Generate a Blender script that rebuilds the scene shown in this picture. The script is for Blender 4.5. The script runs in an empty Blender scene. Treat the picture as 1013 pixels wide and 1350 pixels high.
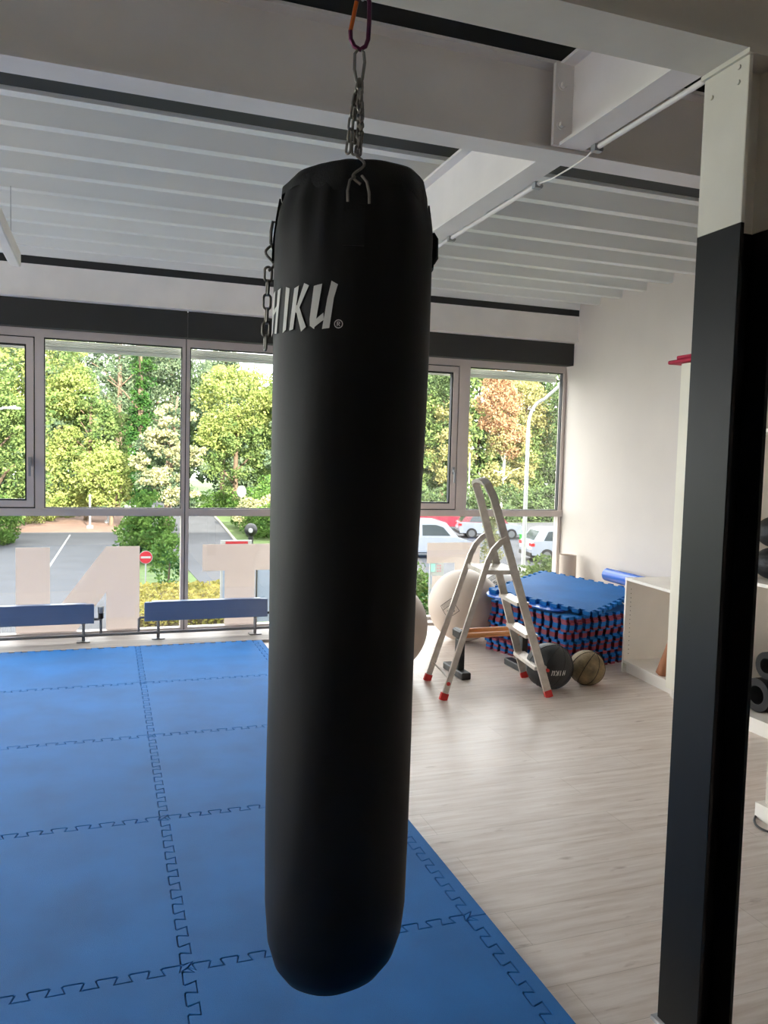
import bpy, math, random
from mathutils import Vector, Matrix
C = bpy.context.scene.collection
SC = bpy.context.scene
PI = math.pi
SKY, SUN, EXPO = 2.2, 8.0, 1.98
rad = math.radians

# ------------------------------------------------------------------ materials
def lin(c):
    return tuple((x/255/12.92 if x/255 <= .04045 else ((x/255+.055)/1.055)**2.4) for x in c) + (1,)

def mat(name, rgb, rough=.6, metal=0., var=0., vscale=4., bump=0., bscale=60., stretch=(1,1,1), spec=.5, coat=0.):
    m = bpy.data.materials.new(name); m.use_nodes = True
    nt = m.node_tree; b = nt.nodes['Principled BSDF']
    b.inputs['Base Color'].default_value = lin(rgb)
    b.inputs['Roughness'].default_value = rough
    b.inputs['Metallic'].default_value = metal
    b.inputs['Specular IOR Level'].default_value = spec
    b.inputs['Coat Weight'].default_value = coat
    co = nt.nodes.new('ShaderNodeTexCoord'); mp = nt.nodes.new('ShaderNodeMapping')
    mp.inputs['Scale'].default_value = stretch
    nt.links.new(co.outputs['Object'], mp.inputs['Vector'])
    n = nt.nodes.new('ShaderNodeTexNoise'); n.inputs['Scale'].default_value = vscale; n.inputs['Detail'].default_value = 6
    nt.links.new(mp.outputs['Vector'], n.inputs['Vector'])
    r = nt.nodes.new('ShaderNodeValToRGB')
    v = max(var, .02)
    r.color_ramp.elements[0].position = .3; r.color_ramp.elements[1].position = .7
    r.color_ramp.elements[0].color = lin([max(0, x*(1-v)) for x in rgb])
    r.color_ramp.elements[1].color = lin([min(255, x*(1+v)) for x in rgb])
    nt.links.new(n.outputs['Fac'], r.inputs['Fac'])
    nt.links.new(r.outputs['Color'], b.inputs['Base Color'])
    if bump:
        n2 = nt.nodes.new('ShaderNodeTexNoise'); n2.inputs['Scale'].default_value = bscale; n2.inputs['Detail'].default_value = 4
        nt.links.new(mp.outputs['Vector'], n2.inputs['Vector'])
        bp = nt.nodes.new('ShaderNodeBump'); bp.inputs['Strength'].default_value = bump; bp.inputs['Distance'].default_value = .01
        nt.links.new(n2.outputs['Fac'], bp.inputs['Height']); nt.links.new(bp.outputs['Normal'], b.inputs['Normal'])
    return m

def leaf_mat(name, a, b_, trans=.45):
    m = bpy.data.materials.new(name); m.use_nodes = True
    nt = m.node_tree; nt.nodes.clear()
    out = nt.nodes.new('ShaderNodeOutputMaterial')
    g = nt.nodes.new('ShaderNodeNewGeometry')
    n = nt.nodes.new('ShaderNodeTexNoise'); n.inputs['Scale'].default_value = 1.9; n.inputs['Detail'].default_value = 6
    nt.links.new(g.outputs['Position'], n.inputs['Vector'])
    r = nt.nodes.new('ShaderNodeValToRGB'); r.color_ramp.elements[0].position = .35; r.color_ramp.elements[1].position = .65
    r.color_ramp.elements[0].color = lin(a); r.color_ramp.elements[1].color = lin(b_)
    nt.links.new(n.outputs['Fac'], r.inputs['Fac'])
    d = nt.nodes.new('ShaderNodeBsdfDiffuse'); t = nt.nodes.new('ShaderNodeBsdfTranslucent'); mx = nt.nodes.new('ShaderNodeMixShader')
    mx.inputs['Fac'].default_value = trans
    nt.links.new(r.outputs['Color'], d.inputs['Color']); nt.links.new(r.outputs['Color'], t.inputs['Color'])
    nt.links.new(d.outputs[0], mx.inputs[1]); nt.links.new(t.outputs[0], mx.inputs[2]); nt.links.new(mx.outputs[0], out.inputs['Surface'])
    return m

def glass_mat(name, tint=(250,252,250), refl=.06):
    m = bpy.data.materials.new(name); m.use_nodes = True
    nt = m.node_tree; nt.nodes.clear()
    out = nt.nodes.new('ShaderNodeOutputMaterial')
    t = nt.nodes.new('ShaderNodeBsdfTransparent'); t.inputs['Color'].default_value = lin(tint)
    gl = nt.nodes.new('ShaderNodeBsdfGlossy'); gl.inputs['Roughness'].default_value = .02
    mx = nt.nodes.new('ShaderNodeMixShader'); mx.inputs['Fac'].default_value = refl
    nt.links.new(t.outputs[0], mx.inputs[1]); nt.links.new(gl.outputs[0], mx.inputs[2]); nt.links.new(mx.outputs[0], out.inputs['Surface'])
    return m

def floor_mat():
    m = bpy.data.materials.new('whitewashed_laminate'); m.use_nodes = True
    nt = m.node_tree; b = nt.nodes['Principled BSDF']; b.inputs['Roughness'].default_value = .36
    N = nt.nodes.new; L = nt.links.new
    co = N('ShaderNodeTexCoord')
    br = N('ShaderNodeTexBrick'); br.offset = .37
    br.inputs['Scale'].default_value = 1; br.inputs['Brick Width'].default_value = 1.28; br.inputs['Row Height'].default_value = .193
    br.inputs['Mortar Size'].default_value = .0014; br.inputs['Mortar Smooth'].default_value = .1; br.inputs['Bias'].default_value = 0
    br.inputs['Color1'].default_value = lin((228,216,207)); br.inputs['Color2'].default_value = lin((220,208,199)); br.inputs['Mortar'].default_value = lin((196,182,170))
    L(co.outputs['Object'], br.inputs['Vector'])
    mp = N('ShaderNodeMapping'); mp.inputs['Scale'].default_value = (1.2, 14, 1); L(co.outputs['Object'], mp.inputs['Vector'])
    n = N('ShaderNodeTexNoise'); n.inputs['Scale'].default_value = 2.2; n.inputs['Detail'].default_value = 8; n.inputs['Roughness'].default_value = .65
    L(mp.outputs[0], n.inputs['Vector'])
    r = N('ShaderNodeValToRGB'); r.color_ramp.elements[0].position = .32; r.color_ramp.elements[1].position = .62
    r.color_ramp.elements[0].color = lin((226,217,210)); r.color_ramp.elements[1].color = lin((255,255,255)); L(n.outputs['Fac'], r.inputs['Fac'])
    mp2 = N('ShaderNodeMapping'); mp2.inputs['Scale'].default_value = (2.5, 9, 1); L(co.outputs['Object'], mp2.inputs['Vector'])
    n2 = N('ShaderNodeTexNoise'); n2.inputs['Scale'].default_value = 2.7; n2.inputs['Detail'].default_value = 8; L(mp2.outputs[0], n2.inputs['Vector'])
    r2 = N('ShaderNodeValToRGB'); r2.color_ramp.elements[0].position = .26; r2.color_ramp.elements[1].position = .36
    r2.color_ramp.elements[0].color = lin((206,194,186)); r2.color_ramp.elements[1].color = lin((255,255,255)); L(n2.outputs['Fac'], r2.inputs['Fac'])
    m1 = N('ShaderNodeMix'); m1.data_type = 'RGBA'; m1.blend_type = 'MULTIPLY'; m1.inputs[0].default_value = 1
    L(br.outputs['Color'], m1.inputs[6]); L(r.outputs['Color'], m1.inputs[7])
    m2 = N('ShaderNodeMix'); m2.data_type = 'RGBA'; m2.blend_type = 'MULTIPLY'; m2.inputs[0].default_value = .8
    L(m1.outputs[2], m2.inputs[6]); L(r2.outputs['Color'], m2.inputs[7]); L(m2.outputs[2], b.inputs['Base Color'])
    bp = N('ShaderNodeBump'); bp.inputs['Strength'].default_value = .12; bp.inputs['Distance'].default_value = .004
    L(n.outputs['Fac'], bp.inputs['Height']); L(bp.outputs[0], b.inputs['Normal'])
    return m

M = dict(
    wallgrey=mat('dimming_grey_plaster', (128,124,120), .9),
    wall=mat('white_plaster', (204,195,187), .85, var=.015, vscale=1.5, bump=.1, bscale=120),
    steelwhite=mat('white_steel_paint', (230,224,220), .45, var=.03, vscale=3),
    steelcream=mat('cream_steel_paint', (214,208,194), .5, var=.03, vscale=5),
    deck=mat('white_deck_sheet', (226,226,224), .42, var=.03, vscale=2, stretch=(.2,2,1)),
    dark=mat('dark_filler_and_gap', (34,35,38), .7),
    black=mat('black_panel', (38,38,37), .55, var=.06, vscale=2),
    alu=mat('grey_aluminium', (196,184,178), .42, metal=.1, var=.03),
    seal=mat('black_rubber_seal', (22,22,24), .6),
    blind=mat('grey_blind_slats', (214,216,210), .5, var=.05),
    decal=leaf_mat('cream_window_film', (222,212,208), (224,214,210), .5),
    glass=glass_mat('window_glass'),
    rad_=mat('blue_grey_radiator', (104,120,152), .4, metal=.05, var=.03),
    pipe=mat('grey_pipe', (120,118,120), .4, metal=.4),
    floor=floor_mat(),
    sill=mat('grey_sill_board', (158,150,145), .6, var=.08, vscale=6, stretch=(.4,3,1)),
    mat=mat('blue_foam', (20,104,174), .6, spec=.16, var=.07, vscale=3.2, bump=.35, bscale=420),
    matred=mat('red_foam', (136,48,68), .6, var=.05, bump=.3, bscale=300),
    blueshiny=mat('shiny_blue_vinyl', (28,96,196), .22, var=.04),
    bag=mat('black_vinyl', (8,8,9), .55, var=.15, vscale=5, bump=.12, bscale=9, stretch=(1.4,1.4,.35), spec=.25),
    strap=mat('black_webbing', (9,9,10), .62, spec=.3, bump=.2, bscale=300),
    bagtext=mat('pale_print', (200,200,194), .6),
    chain=mat('dark_chain_steel', (122,118,112), .42, metal=.85, var=.1, vscale=30),
    purple=mat('purple_anodised', (84,28,62), .3, metal=.6),
    orange=mat('orange_anodised', (190,92,26), .3, metal=.5),
    colblack=mat('black_column_paint', (17,18,19), .38, var=.12, vscale=3, spec=.22, stretch=(3,3,.8)),
    aluladder=mat('brushed_ladder_aluminium', (196,188,180), .38, metal=.7, var=.06, vscale=20),
    redplastic=mat('red_plastic', (196,40,36), .45),
    ball=mat('greige_ball_rubber', (194,178,164), .5, var=.02),
    ballpearl=mat('pearl_ball_rubber', (232,230,228), .35),
    blackball=mat('black_leather', (34,34,36), .5, var=.12, bump=.3, bscale=120),
    brownball=mat('worn_brown_leather', (120,104,78), .6, var=.42, vscale=9, bump=.4, bscale=90),
    seam=mat('dark_seam', (24,22,20), .7),
    wood=mat('varnished_pine', (206,140,88), .4, var=.1, vscale=4, stretch=(.5,8,8)),
    club=mat('reddish_wood', (158,100,66), .5, var=.12, vscale=5, stretch=(6,6,1)),
    white=mat('white_laminate', (236,230,222), .5, var=.01),
    cream=mat('pale_cream_laminate', (226,220,204), .5, var=.01),
    hole=mat('dark_hole', (70,64,58), .8),
    ink=mat('dark_ink', (30,32,40), .7),
    blackplastic=mat('black_plastic', (20,21,23), .45),
    blackrubber=mat('black_rubber', (24,24,26), .7, bump=.2, bscale=80),
    red=mat('red_fabric', (176,28,64), .7),
    cable=mat('black_cable', (30,24,24), .5),
    lamp=mat('white_lamp_housing', (238,228,220), .45),
    # outside
    sunlit_road=mat('sun_tinted_road', (108,84,74), .85, var=.08, vscale=1.5),  # road tone with the warm sunlight mixed into the colour
    asphalt=mat('asphalt', (62,63,68), .85, var=.08, vscale=.7, bump=.2, bscale=20),
    grass=mat('lawn', (70,88,42), .9, var=.22, vscale=1.2, bump=.5, bscale=12),
    paint=mat('road_paint', (150,150,146), .8),
    kerb=mat('kerb_stone', (132,128,122), .85, var=.06),
    facade=mat('grey_facade', (170,168,164), .8, var=.04),
    stone=mat('grey_stone', (150,150,152), .9, var=.25, vscale=14, bump=.6, bscale=16),
    bark=mat('brown_bark', (94,78,64), .9, var=.2, vscale=6, bump=.5, bscale=12, stretch=(1,1,.3)),
    birch=mat('birch_bark', (200,196,186), .85, var=.2, vscale=5),
    signwhite=mat('sign_white', (156,156,158), .5),
    signred=mat('sign_red', (160,26,40), .5),
    signblue=mat('panel_pale_blue', (130,140,162), .4),
    galv=mat('galvanised_steel', (150,150,152), .45, metal=.3),
    carwhite=mat('car_white_paint', (148,154,166), .25, coat=.4),
    carred=mat('car_red_paint', (112,22,38), .25, coat=.4),
    carglass=mat('car_dark_glass', (40,52,58), .08),
    tyre=mat('tyre_rubber', (26,26,28), .8),
    rim=mat('wheel_alloy', (130,132,136), .35, metal=.7),
    light=mat('car_lamp_red', (190,24,30), .3),
    bingreen=mat('bright_green_plastic', (52,160,60), .5),
    posterteal=mat('poster_teal', (150,196,190), .6),
    posterpink=mat('poster_pink', (200,90,110), .6),
    l_green=leaf_mat('leaf_mid_green', (62,84,48), (120,136,82), .25),
    l_yellow=leaf_mat('leaf_yellow_green', (92,110,56), (164,170,104), .3),
    l_dark=leaf_mat('leaf_dark_green', (56,74,50), (92,108,70), .25),
    l_pine=leaf_mat('needle_blue_green', (64,82,66), (108,122,94), .2),
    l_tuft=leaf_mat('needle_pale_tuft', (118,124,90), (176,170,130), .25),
    l_ivy=leaf_mat('leaf_ivy', (36,66,34), (66,96,46), .2),
    l_orange=leaf_mat('leaf_orange', (140,106,78), (182,148,116), .3),
    l_gold=leaf_mat('leaf_gold', (108,110,68), (172,164,112), .3),
    l_bush=leaf_mat('leaf_bush', (56,88,44), (98,124,62), .25),
    l_hedge=leaf_mat('leaf_hedge_sun_tinted', (124,122,60), (172,160,92), .25),  # yellowed leaves: sunlight put into the colour, hedge itself stands in shade
)

# ------------------------------------------------------------------ mesh builder
class MB:
    def __init__(s): s.v = []; s.f = []; s.mi = []; s.cur = 0
    def add(s, vs, fs):
        o = len(s.v); s.v += [tuple(p) for p in vs]
        for f in fs: s.f.append([o+i for i in f]); s.mi.append(s.cur)
        return s
    def box(s, x0, y0, z0, x1, y1, z1):
        vs = [(x0,y0,z0),(x1,y0,z0),(x1,y1,z0),(x0,y1,z0),(x0,y0,z1),(x1,y0,z1),(x1,y1,z1),(x0,y1,z1)]
        return s.add(vs, [(0,3,2,1),(4,5,6,7),(0,1,5,4),(1,2,6,5),(2,3,7,6),(3,0,4,7)])
    def bbox(s, x0, y0, z0, x1, y1, z1, b=.004):
        # chamfered box
        vs = []; 
        for z in (z0,z1):
            for y in (y0,y1):
                for x in (x0,x1):
                    sx = 1 if x == x0 else -1; sy = 1 if y == y0 else -1; sz = 1 if z == z0 else -1
                    vs += [(x, y+sy*b, z+sz*b), (x+sx*b, y, z+sz*b), (x+sx*b, y+sy*b, z)]
        I = lambda x,y,z,k: ((z*2+y)*2+x)*3+k
        fs = []
        for a in (0,1):
            q = [I(a,0,0,0),I(a,1,0,0),I(a,1,1,0),I(a,0,1,0)]; fs.append(q[::-1] if a == 0 else q)
            q = [I(0,a,0,1),I(1,a,0,1),I(1,a,1,1),I(0,a,1,1)]; fs.append(q if a == 0 else q[::-1])
            q = [I(0,0,a,2),I(1,0,a,2),I(1,1,a,2),I(0,1,a,2)]; fs.append(q[::-1] if a == 0 else q)
        for a in (0,1):
            for b_ in (0,1):
                fs.append([I(0,a,b_,1),I(1,a,b_,1),I(1,a,b_,2),I(0,a,b_,2)])
                fs.append([I(a,0,b_,0),I(a,1,b_,0),I(a,1,b_,2),I(a,0,b_,2)])
                fs.append([I(a,b_,0,0),I(a,b_,1,0),I(a,b_,1,1),I(a,b_,0,1)])
                for c in (0,1): fs.append([I(a,b_,c,0),I(a,b_,c,1),I(a,b_,c,2)])
        return s.add(vs, fs)
    def prism(s, poly, z0, z1, tf=lambda x,y,z: (x,y,z)):
        n = len(poly)
        vs = [tf(x,y,z0) for x,y in poly] + [tf(x,y,z1) for x,y in poly]
        fs = [list(range(n))[::-1], list(range(n,2*n))] + [(i,(i+1)%n,n+(i+1)%n,n+i) for i in range(n)]
        return s.add(vs, fs)
    def tube(s, pts, r, n=8, closed=False, caps=True, up=None):
        pts = [Vector(p) for p in pts]; k = len(pts)
        rs = r if isinstance(r,(list,tuple)) else [r]*k
        tang = []
        for i in range(k):
            if closed: t = pts[(i+1)%k]-pts[i-1]
            else: t = pts[min(i+1,k-1)]-pts[max(i-1,0)]
            tang.append(t.normalized())
        t0 = tang[0]; a = Vector((0,0,1)) if abs(t0.z) < .9 else Vector((1,0,0))
        if up: a = Vector(up)
        nrm = (a - t0*a.dot(t0)).normalized(); vs = []
        for i in range(k):
            t = tang[i]; nrm = (nrm - t*nrm.dot(t)).normalized(); bi = t.cross(nrm)
            for j in range(n):
                an = 2*PI*j/n; vs.append(pts[i] + (nrm*math.cos(an)+bi*math.sin(an))*rs[i])
        fs = []
        for i in range(k if closed else k-1):
            for j in range(n):
                a0 = i*n+j; b0 = i*n+(j+1)%n; c0 = ((i+1)%k)*n+(j+1)%n; d0 = ((i+1)%k)*n+j
                fs.append((a0,b0,c0,d0))
        if not closed and caps: fs += [list(range(n))[::-1], list(range((k-1)*n,k*n))]
        return s.add(vs, fs)
    def cyl(s, p0, p1, r, n=16): return s.tube([p0,p1], r, n)
    def lathe(s, prof, c=(0,0,0), n=48, wob=None):
        vs = []; fs = []; k = len(prof)
        for i,(r,z) in enumerate(prof):
            for j in range(n):
                a = 2*PI*j/n; rr, zz = (r,z) if not wob else wob(r,z,a,i)
                vs.append((c[0]+rr*math.cos(a), c[1]+rr*math.sin(a), c[2]+zz))
        for i in range(k-1):
            for j in range(n): fs.append((i*n+j, i*n+(j+1)%n, (i+1)*n+(j+1)%n, (i+1)*n+j))
        if prof[0][0] > 1e-6: fs.append(list(range(n))[::-1])
        if prof[-1][0] > 1e-6: fs.append(list(range((k-1)*n, k*n)))
        return s.add(vs, fs)
    def sphere(s, c, r, n=48, m=24, sc=(1,1,1)):
        vs = []; fs = []
        vs.append((c[0],c[1],c[2]-r*sc[2]))
        for i in range(1,m):
            ph = -PI/2+PI*i/m
            for j in range(n):
                a = 2*PI*j/n
                vs.append((c[0]+r*sc[0]*math.cos(ph)*math.cos(a), c[1]+r*sc[1]*math.cos(ph)*math.sin(a), c[2]+r*sc[2]*math.sin(ph)))
        vs.append((c[0],c[1],c[2]+r*sc[2]))
        for j in range(n): fs.append((0,1+(j+1)%n,1+j))
        for i in range(m-2):
            for j in range(n):
                a0 = 1+i*n; fs.append((a0+j,a0+(j+1)%n,a0+n+(j+1)%n,a0+n+j))
        a0 = 1+(m-2)*n; top = len(vs)-1
        for j in range(n): fs.append((a0+j,a0+(j+1)%n,top))
        return s.add(vs, fs)
    def build(s, name, m, parent=None, smooth=False, local=False, **props):
        me = bpy.data.meshes.new(name)
        off = Vector((0,0,0)); p = parent
        if not local:
            while p: off += p.location; p = p.parent
        me.from_pydata([tuple(Vector(v)-off) for v in s.v], [], s.f)
        for mm in (m if isinstance(m,list) else [m]): me.materials.append(mm)
        if isinstance(m, list): me.polygons.foreach_set('material_index', s.mi)
        if smooth:
            me.polygons.foreach_set('use_smooth', [True]*len(s.f))
            try: me.set_sharp_from_angle(angle=rad(smooth if smooth is not True else 40))
            except Exception: pass
        me.update()
        o = bpy.data.objects.new(name, me); C.objects.link(o)
        if parent: o.parent = parent
        for k,v in props.items(): o[k] = v
        return o

def thing(name, label, cat, loc=(0,0,0), group=None, rot=(0,0,0)):
    o = bpy.data.objects.new(name, None); C.objects.link(o)
    o.location = loc; o.rotation_euler = rot; o.empty_display_size = .1
    o['label'] = label; o['category'] = cat
    if group: o['group'] = group
    return o
def tag(o, label, cat, group=None):
    o['label'] = label; o['category'] = cat
    if group: o['group'] = group
    return o
def struct(o, label=None):
    o['kind'] = 'structure'
    if label: o['label'] = label
    return o
def dup(root, loc=None, rotz=None):
    r = root.copy(); C.objects.link(r)
    if loc is not None: r.location = loc
    if rotz is not None: r.rotation_euler = (0,0,rotz)
    for ch in list(root.children):
        c = ch.copy(); C.objects.link(c); c.parent = r
        for g in list(ch.children):
            d = g.copy(); C.objects.link(d); d.parent = c
    return r

# ================================================================== ROOM SHELL
XL, XR, YB, YW = -6.73, 4.28, -4.0, 6.96      # room bounds
GZ = -3.2                                     # street level
DZ = 3.0                                      # underside of deck ribs
struct(MB().box(XL-.2, YB-.2, -.3, XR+.2, 6.98, 0).build('floor', M['floor']))
struct(MB().box(XR, YB, 0, XR+.2, 6.98, 3.3).build('wall_right', M['wall']))
struct(MB().box(XL-.2, YB-.2, 0, XR+.2, YB, 3.3).build('wall_back', M['wallgrey']))  # unseen back wall, made grey to dim the camera-facing sides
# corrugated steel deck
prof = []; P = .333; y = 3.74-.055/2 - P*30
while y < 7.0:
    if y > YB-.4:
        prof += [(y, DZ), (y+.06, DZ), (y+.078, DZ+.12), (y+P-.018, DZ+.12)]
    y += P
prof = [(max(YB,min(6.94,a)), b) for a,b in prof]
mb = MB(); n = len(prof)
mb.add([(XL,a,b) for a,b in prof]+[(XR,a,b) for a,b in prof], [(i,i+1,n+i+1,n+i) for i in range(n-1)])
struct(mb.build('ceiling', M['deck']))
struct(MB().box(XL-.2, YB-.2, 3.135, XR+.2, 6.98, 3.3).build('ceiling_slab', M['wall']))
# rest of the building, unseen: height and length set to shade the road
struct(MB().box(XL-.2, -8, GZ, 46, 6.95, -.3).build('lower_storey', M['facade']))
struct(MB().box(XL-.2, -8, 3.3, 46, 6.95, 16.5).build('shading_upper_storeys', M['facade']))
struct(MB().box(XR+.2, -8, -.3, 46, 6.95, 3.3).build('neighbouring_rooms', M['facade']))
# unseen left side: glazing added for daylight, closed at the back to limit it
struct(MB().box(XL-.2, YB, 0, XL, 1.2, 3.3).build('wall_left', M['wall']))
w7 = struct(thing('window_7', 'unseen left glazing added to bring in daylight', 'window', (XL-.1,1.2,0))); del w7['category']
mb = MB(); LY = (6.95-1.2)/3
for k in range(4):
    yy = 1.24+k*(6.91-1.24)/3; mb.box(XL-.09,yy-.04,0,XL-.01,yy+.04,3.0)
mb.box(XL-.09,1.2,2.92,XL-.01,6.95,3.0).box(XL-.09,1.2,0,XL-.01,6.95,.06).box(XL-.09,1.2,1.0,XL-.01,6.95,1.06); mb.build('window_frame', M['alu'], w7)
for k in range(3):
    y0 = 1.28+k*(6.91-1.24)/3; MB().box(XL-.055,y0,.06,XL-.049,y0+(6.91-1.24)/3-.08,2.92).build('pane', M['glass'], w7)
# sill board strip between the mats and the glass
struct(MB().box(XL, 6.40, 0, 2.45, 6.96, .022).build('trim_1', M['sill']))
struct(MB().box(2.45, 6.74, 0, XR, 6.96, .022).build('trim_2', M['sill']))

# ------------------------------------------------------------------ steel frame
def ibeam(mb, axis, a0, a1, c, zb, zt, w, tf=.012, tw=.008):
    def bx(u0,u1,z0,z1):
        if axis == 'x': mb.box(a0, c+u0, z0, a1, c+u1, z1)
        else: mb.box(c+u0, a0, z0, c+u1, a1, z1)
    bx(-w/2, w/2, zb, zb+tf); bx(-tw/2, tw/2, zb+tf, zt-tf); bx(-w/2, w/2, zt-tf, zt)
b1 = thing('steel_beam', 'white steel beam crossing behind the bag chain', 'beam', (0,2.53,2.6))
mb = MB(); ibeam(mb, 'x', XL+.005, XR-.005, 2.53, 2.60, 2.90, .112); mb.build('beam_profile', M['steelwhite'], b1)
MB().box(XL+.005, 2.505, 2.902, XR-.005, 2.555, 2.998).build('filler_strip', M['dark'], b1, label='dark strip above beam')
b2 = thing('steel_beam', 'broad white beam resting on top of the black column', 'beam', (0,1.644,2.52))
mb = MB(); ibeam(mb, 'x', XL+.005, XR-.005, 1.644, 2.52, 2.90, .156); mb.build('beam_profile', M['steelcream'], b2)
MB().box(XL+.005, 1.61, 2.902, XR-.005, 1.68, 2.998).build('filler_strip', M['dark'], b2, label='dark strip above beam')
b3 = thing('steel_beam', 'white edge beam running above the black blind boxes', 'beam', (0,6.72,2.69))
mb = MB(); mb.box(XL+.005, 6.70, 2.705, XR-.005, 6.715, 2.938).box(XL+.005, 6.685, 2.692, XR-.005, 6.80, 2.705); mb.build('beam_profile', M['steelwhite'], b3)
MB().box(XL+.005, 6.706, 2.939, XR-.005, 6.75, 2.999).build('filler_strip', M['dark'], b3, label='dark strip above beam')
for (y0,y1,lab) in ((2.589,6.684,'white cross beam with conduit running towards the windows'),(1.726,2.468,'short white cross beam bolted between the two main beams')):
    b = thing('cross_beam', lab, 'beam', (1.51,(y0+y1)/2,2.612))
    mb = MB(); ibeam(mb, 'y', y0, y1, 1.51, 2.612, 2.895, .102); mb.build('beam_profile', M['steelwhite'], b)
    if y0 < 2:
        MB().box(1.435, 2.456, 2.614, 1.585, 2.472, 2.885).build('end_plate', M['steelwhite'], b)
        for bz in (2.68,2.81):
            for bx_ in (1.462,1.558):
                mb = MB(); mb.tube([(bx_,2.456,bz),(bx_,2.452,bz)], .016, 16).tube([(bx_,2.452,bz),(bx_,2.438,bz)], .011, 6); mb.build('bolt', M['steelwhite'], b)
    else:
        MB().box(1.44, 2.589, 2.614, 1.58, 2.60, 2.885).build('end_plate', M['steelwhite'], b)
# conduit clipped to the cross beams
cd = thing('conduit', 'thin white conduit clipped along the edge of the cross beams', 'conduit', (1.573,3,2.60))
MB().tube([(1.573,2.78,2.603),(1.573,6.60,2.603)], .0085, 10).build('tube', M['steelwhite'], cd, True)
MB().tube([(1.573,1.75,2.603),(1.573,2.42,2.603)], .0085, 10).build('tube', M['steelwhite'], cd, True)
MB().tube([(1.573,2.42,2.603),(1.572,2.47,2.592),(1.572,2.56,2.589),(1.573,2.70,2.592),(1.573,2.78,2.603)], .0028, 8).build('cable', M['steelwhite'], cd, True)
for yy in (2.40,2.80,3.62,4.8):
    mb = MB(); mb.box(1.556,yy-.012,2.588,1.588,yy+.012,2.611); mb.cyl((1.588,yy,2.60),(1.596,yy,2.60),.005,8); mb.build('clip', M['galv'], cd)

struct(MB().box(XL+.005, 3.46, 2.992, XR-.005, 3.645, 2.9995).build('dark_gap_strip', M['dark']))  # flat dark strip added under the deck in place of a gap
# column
col = thing('steel_column', 'black steel column with cream top standing right of the bag', 'column', (1.49,1.644,0))
def hcol(z0,z1):
    mb = MB(); mb.bbox(1.437,1.568,z0,1.449,1.72,z1,.0015).bbox(1.540,1.568,z0,1.552,1.72,z1,.0015).box(1.449,1.640,z0,1.540,1.648,z1)
    return mb
hcol(.012,2.117).build('lower_shaft', M['colblack'], col, label='black painted lower part')
hcol(2.117,2.508).build('upper_shaft', M['steelcream'], col, label='cream painted upper part')
MB().box(1.43,1.562,2.508,1.56,1.726,2.5195).build('cap_plate', M['steelcream'], col)
MB().box(1.425,1.556,0,1.565,1.732,.012).build('base_plate', M['stone'], col)
for (yy,zz) in ((1.60,2.455),(1.69,2.455),(1.60,2.49)):
    MB().tube([(1.437,yy,zz),(1.433,yy,zz)], .006, 8).build('bolt', M['steelcream'], col)

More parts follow.
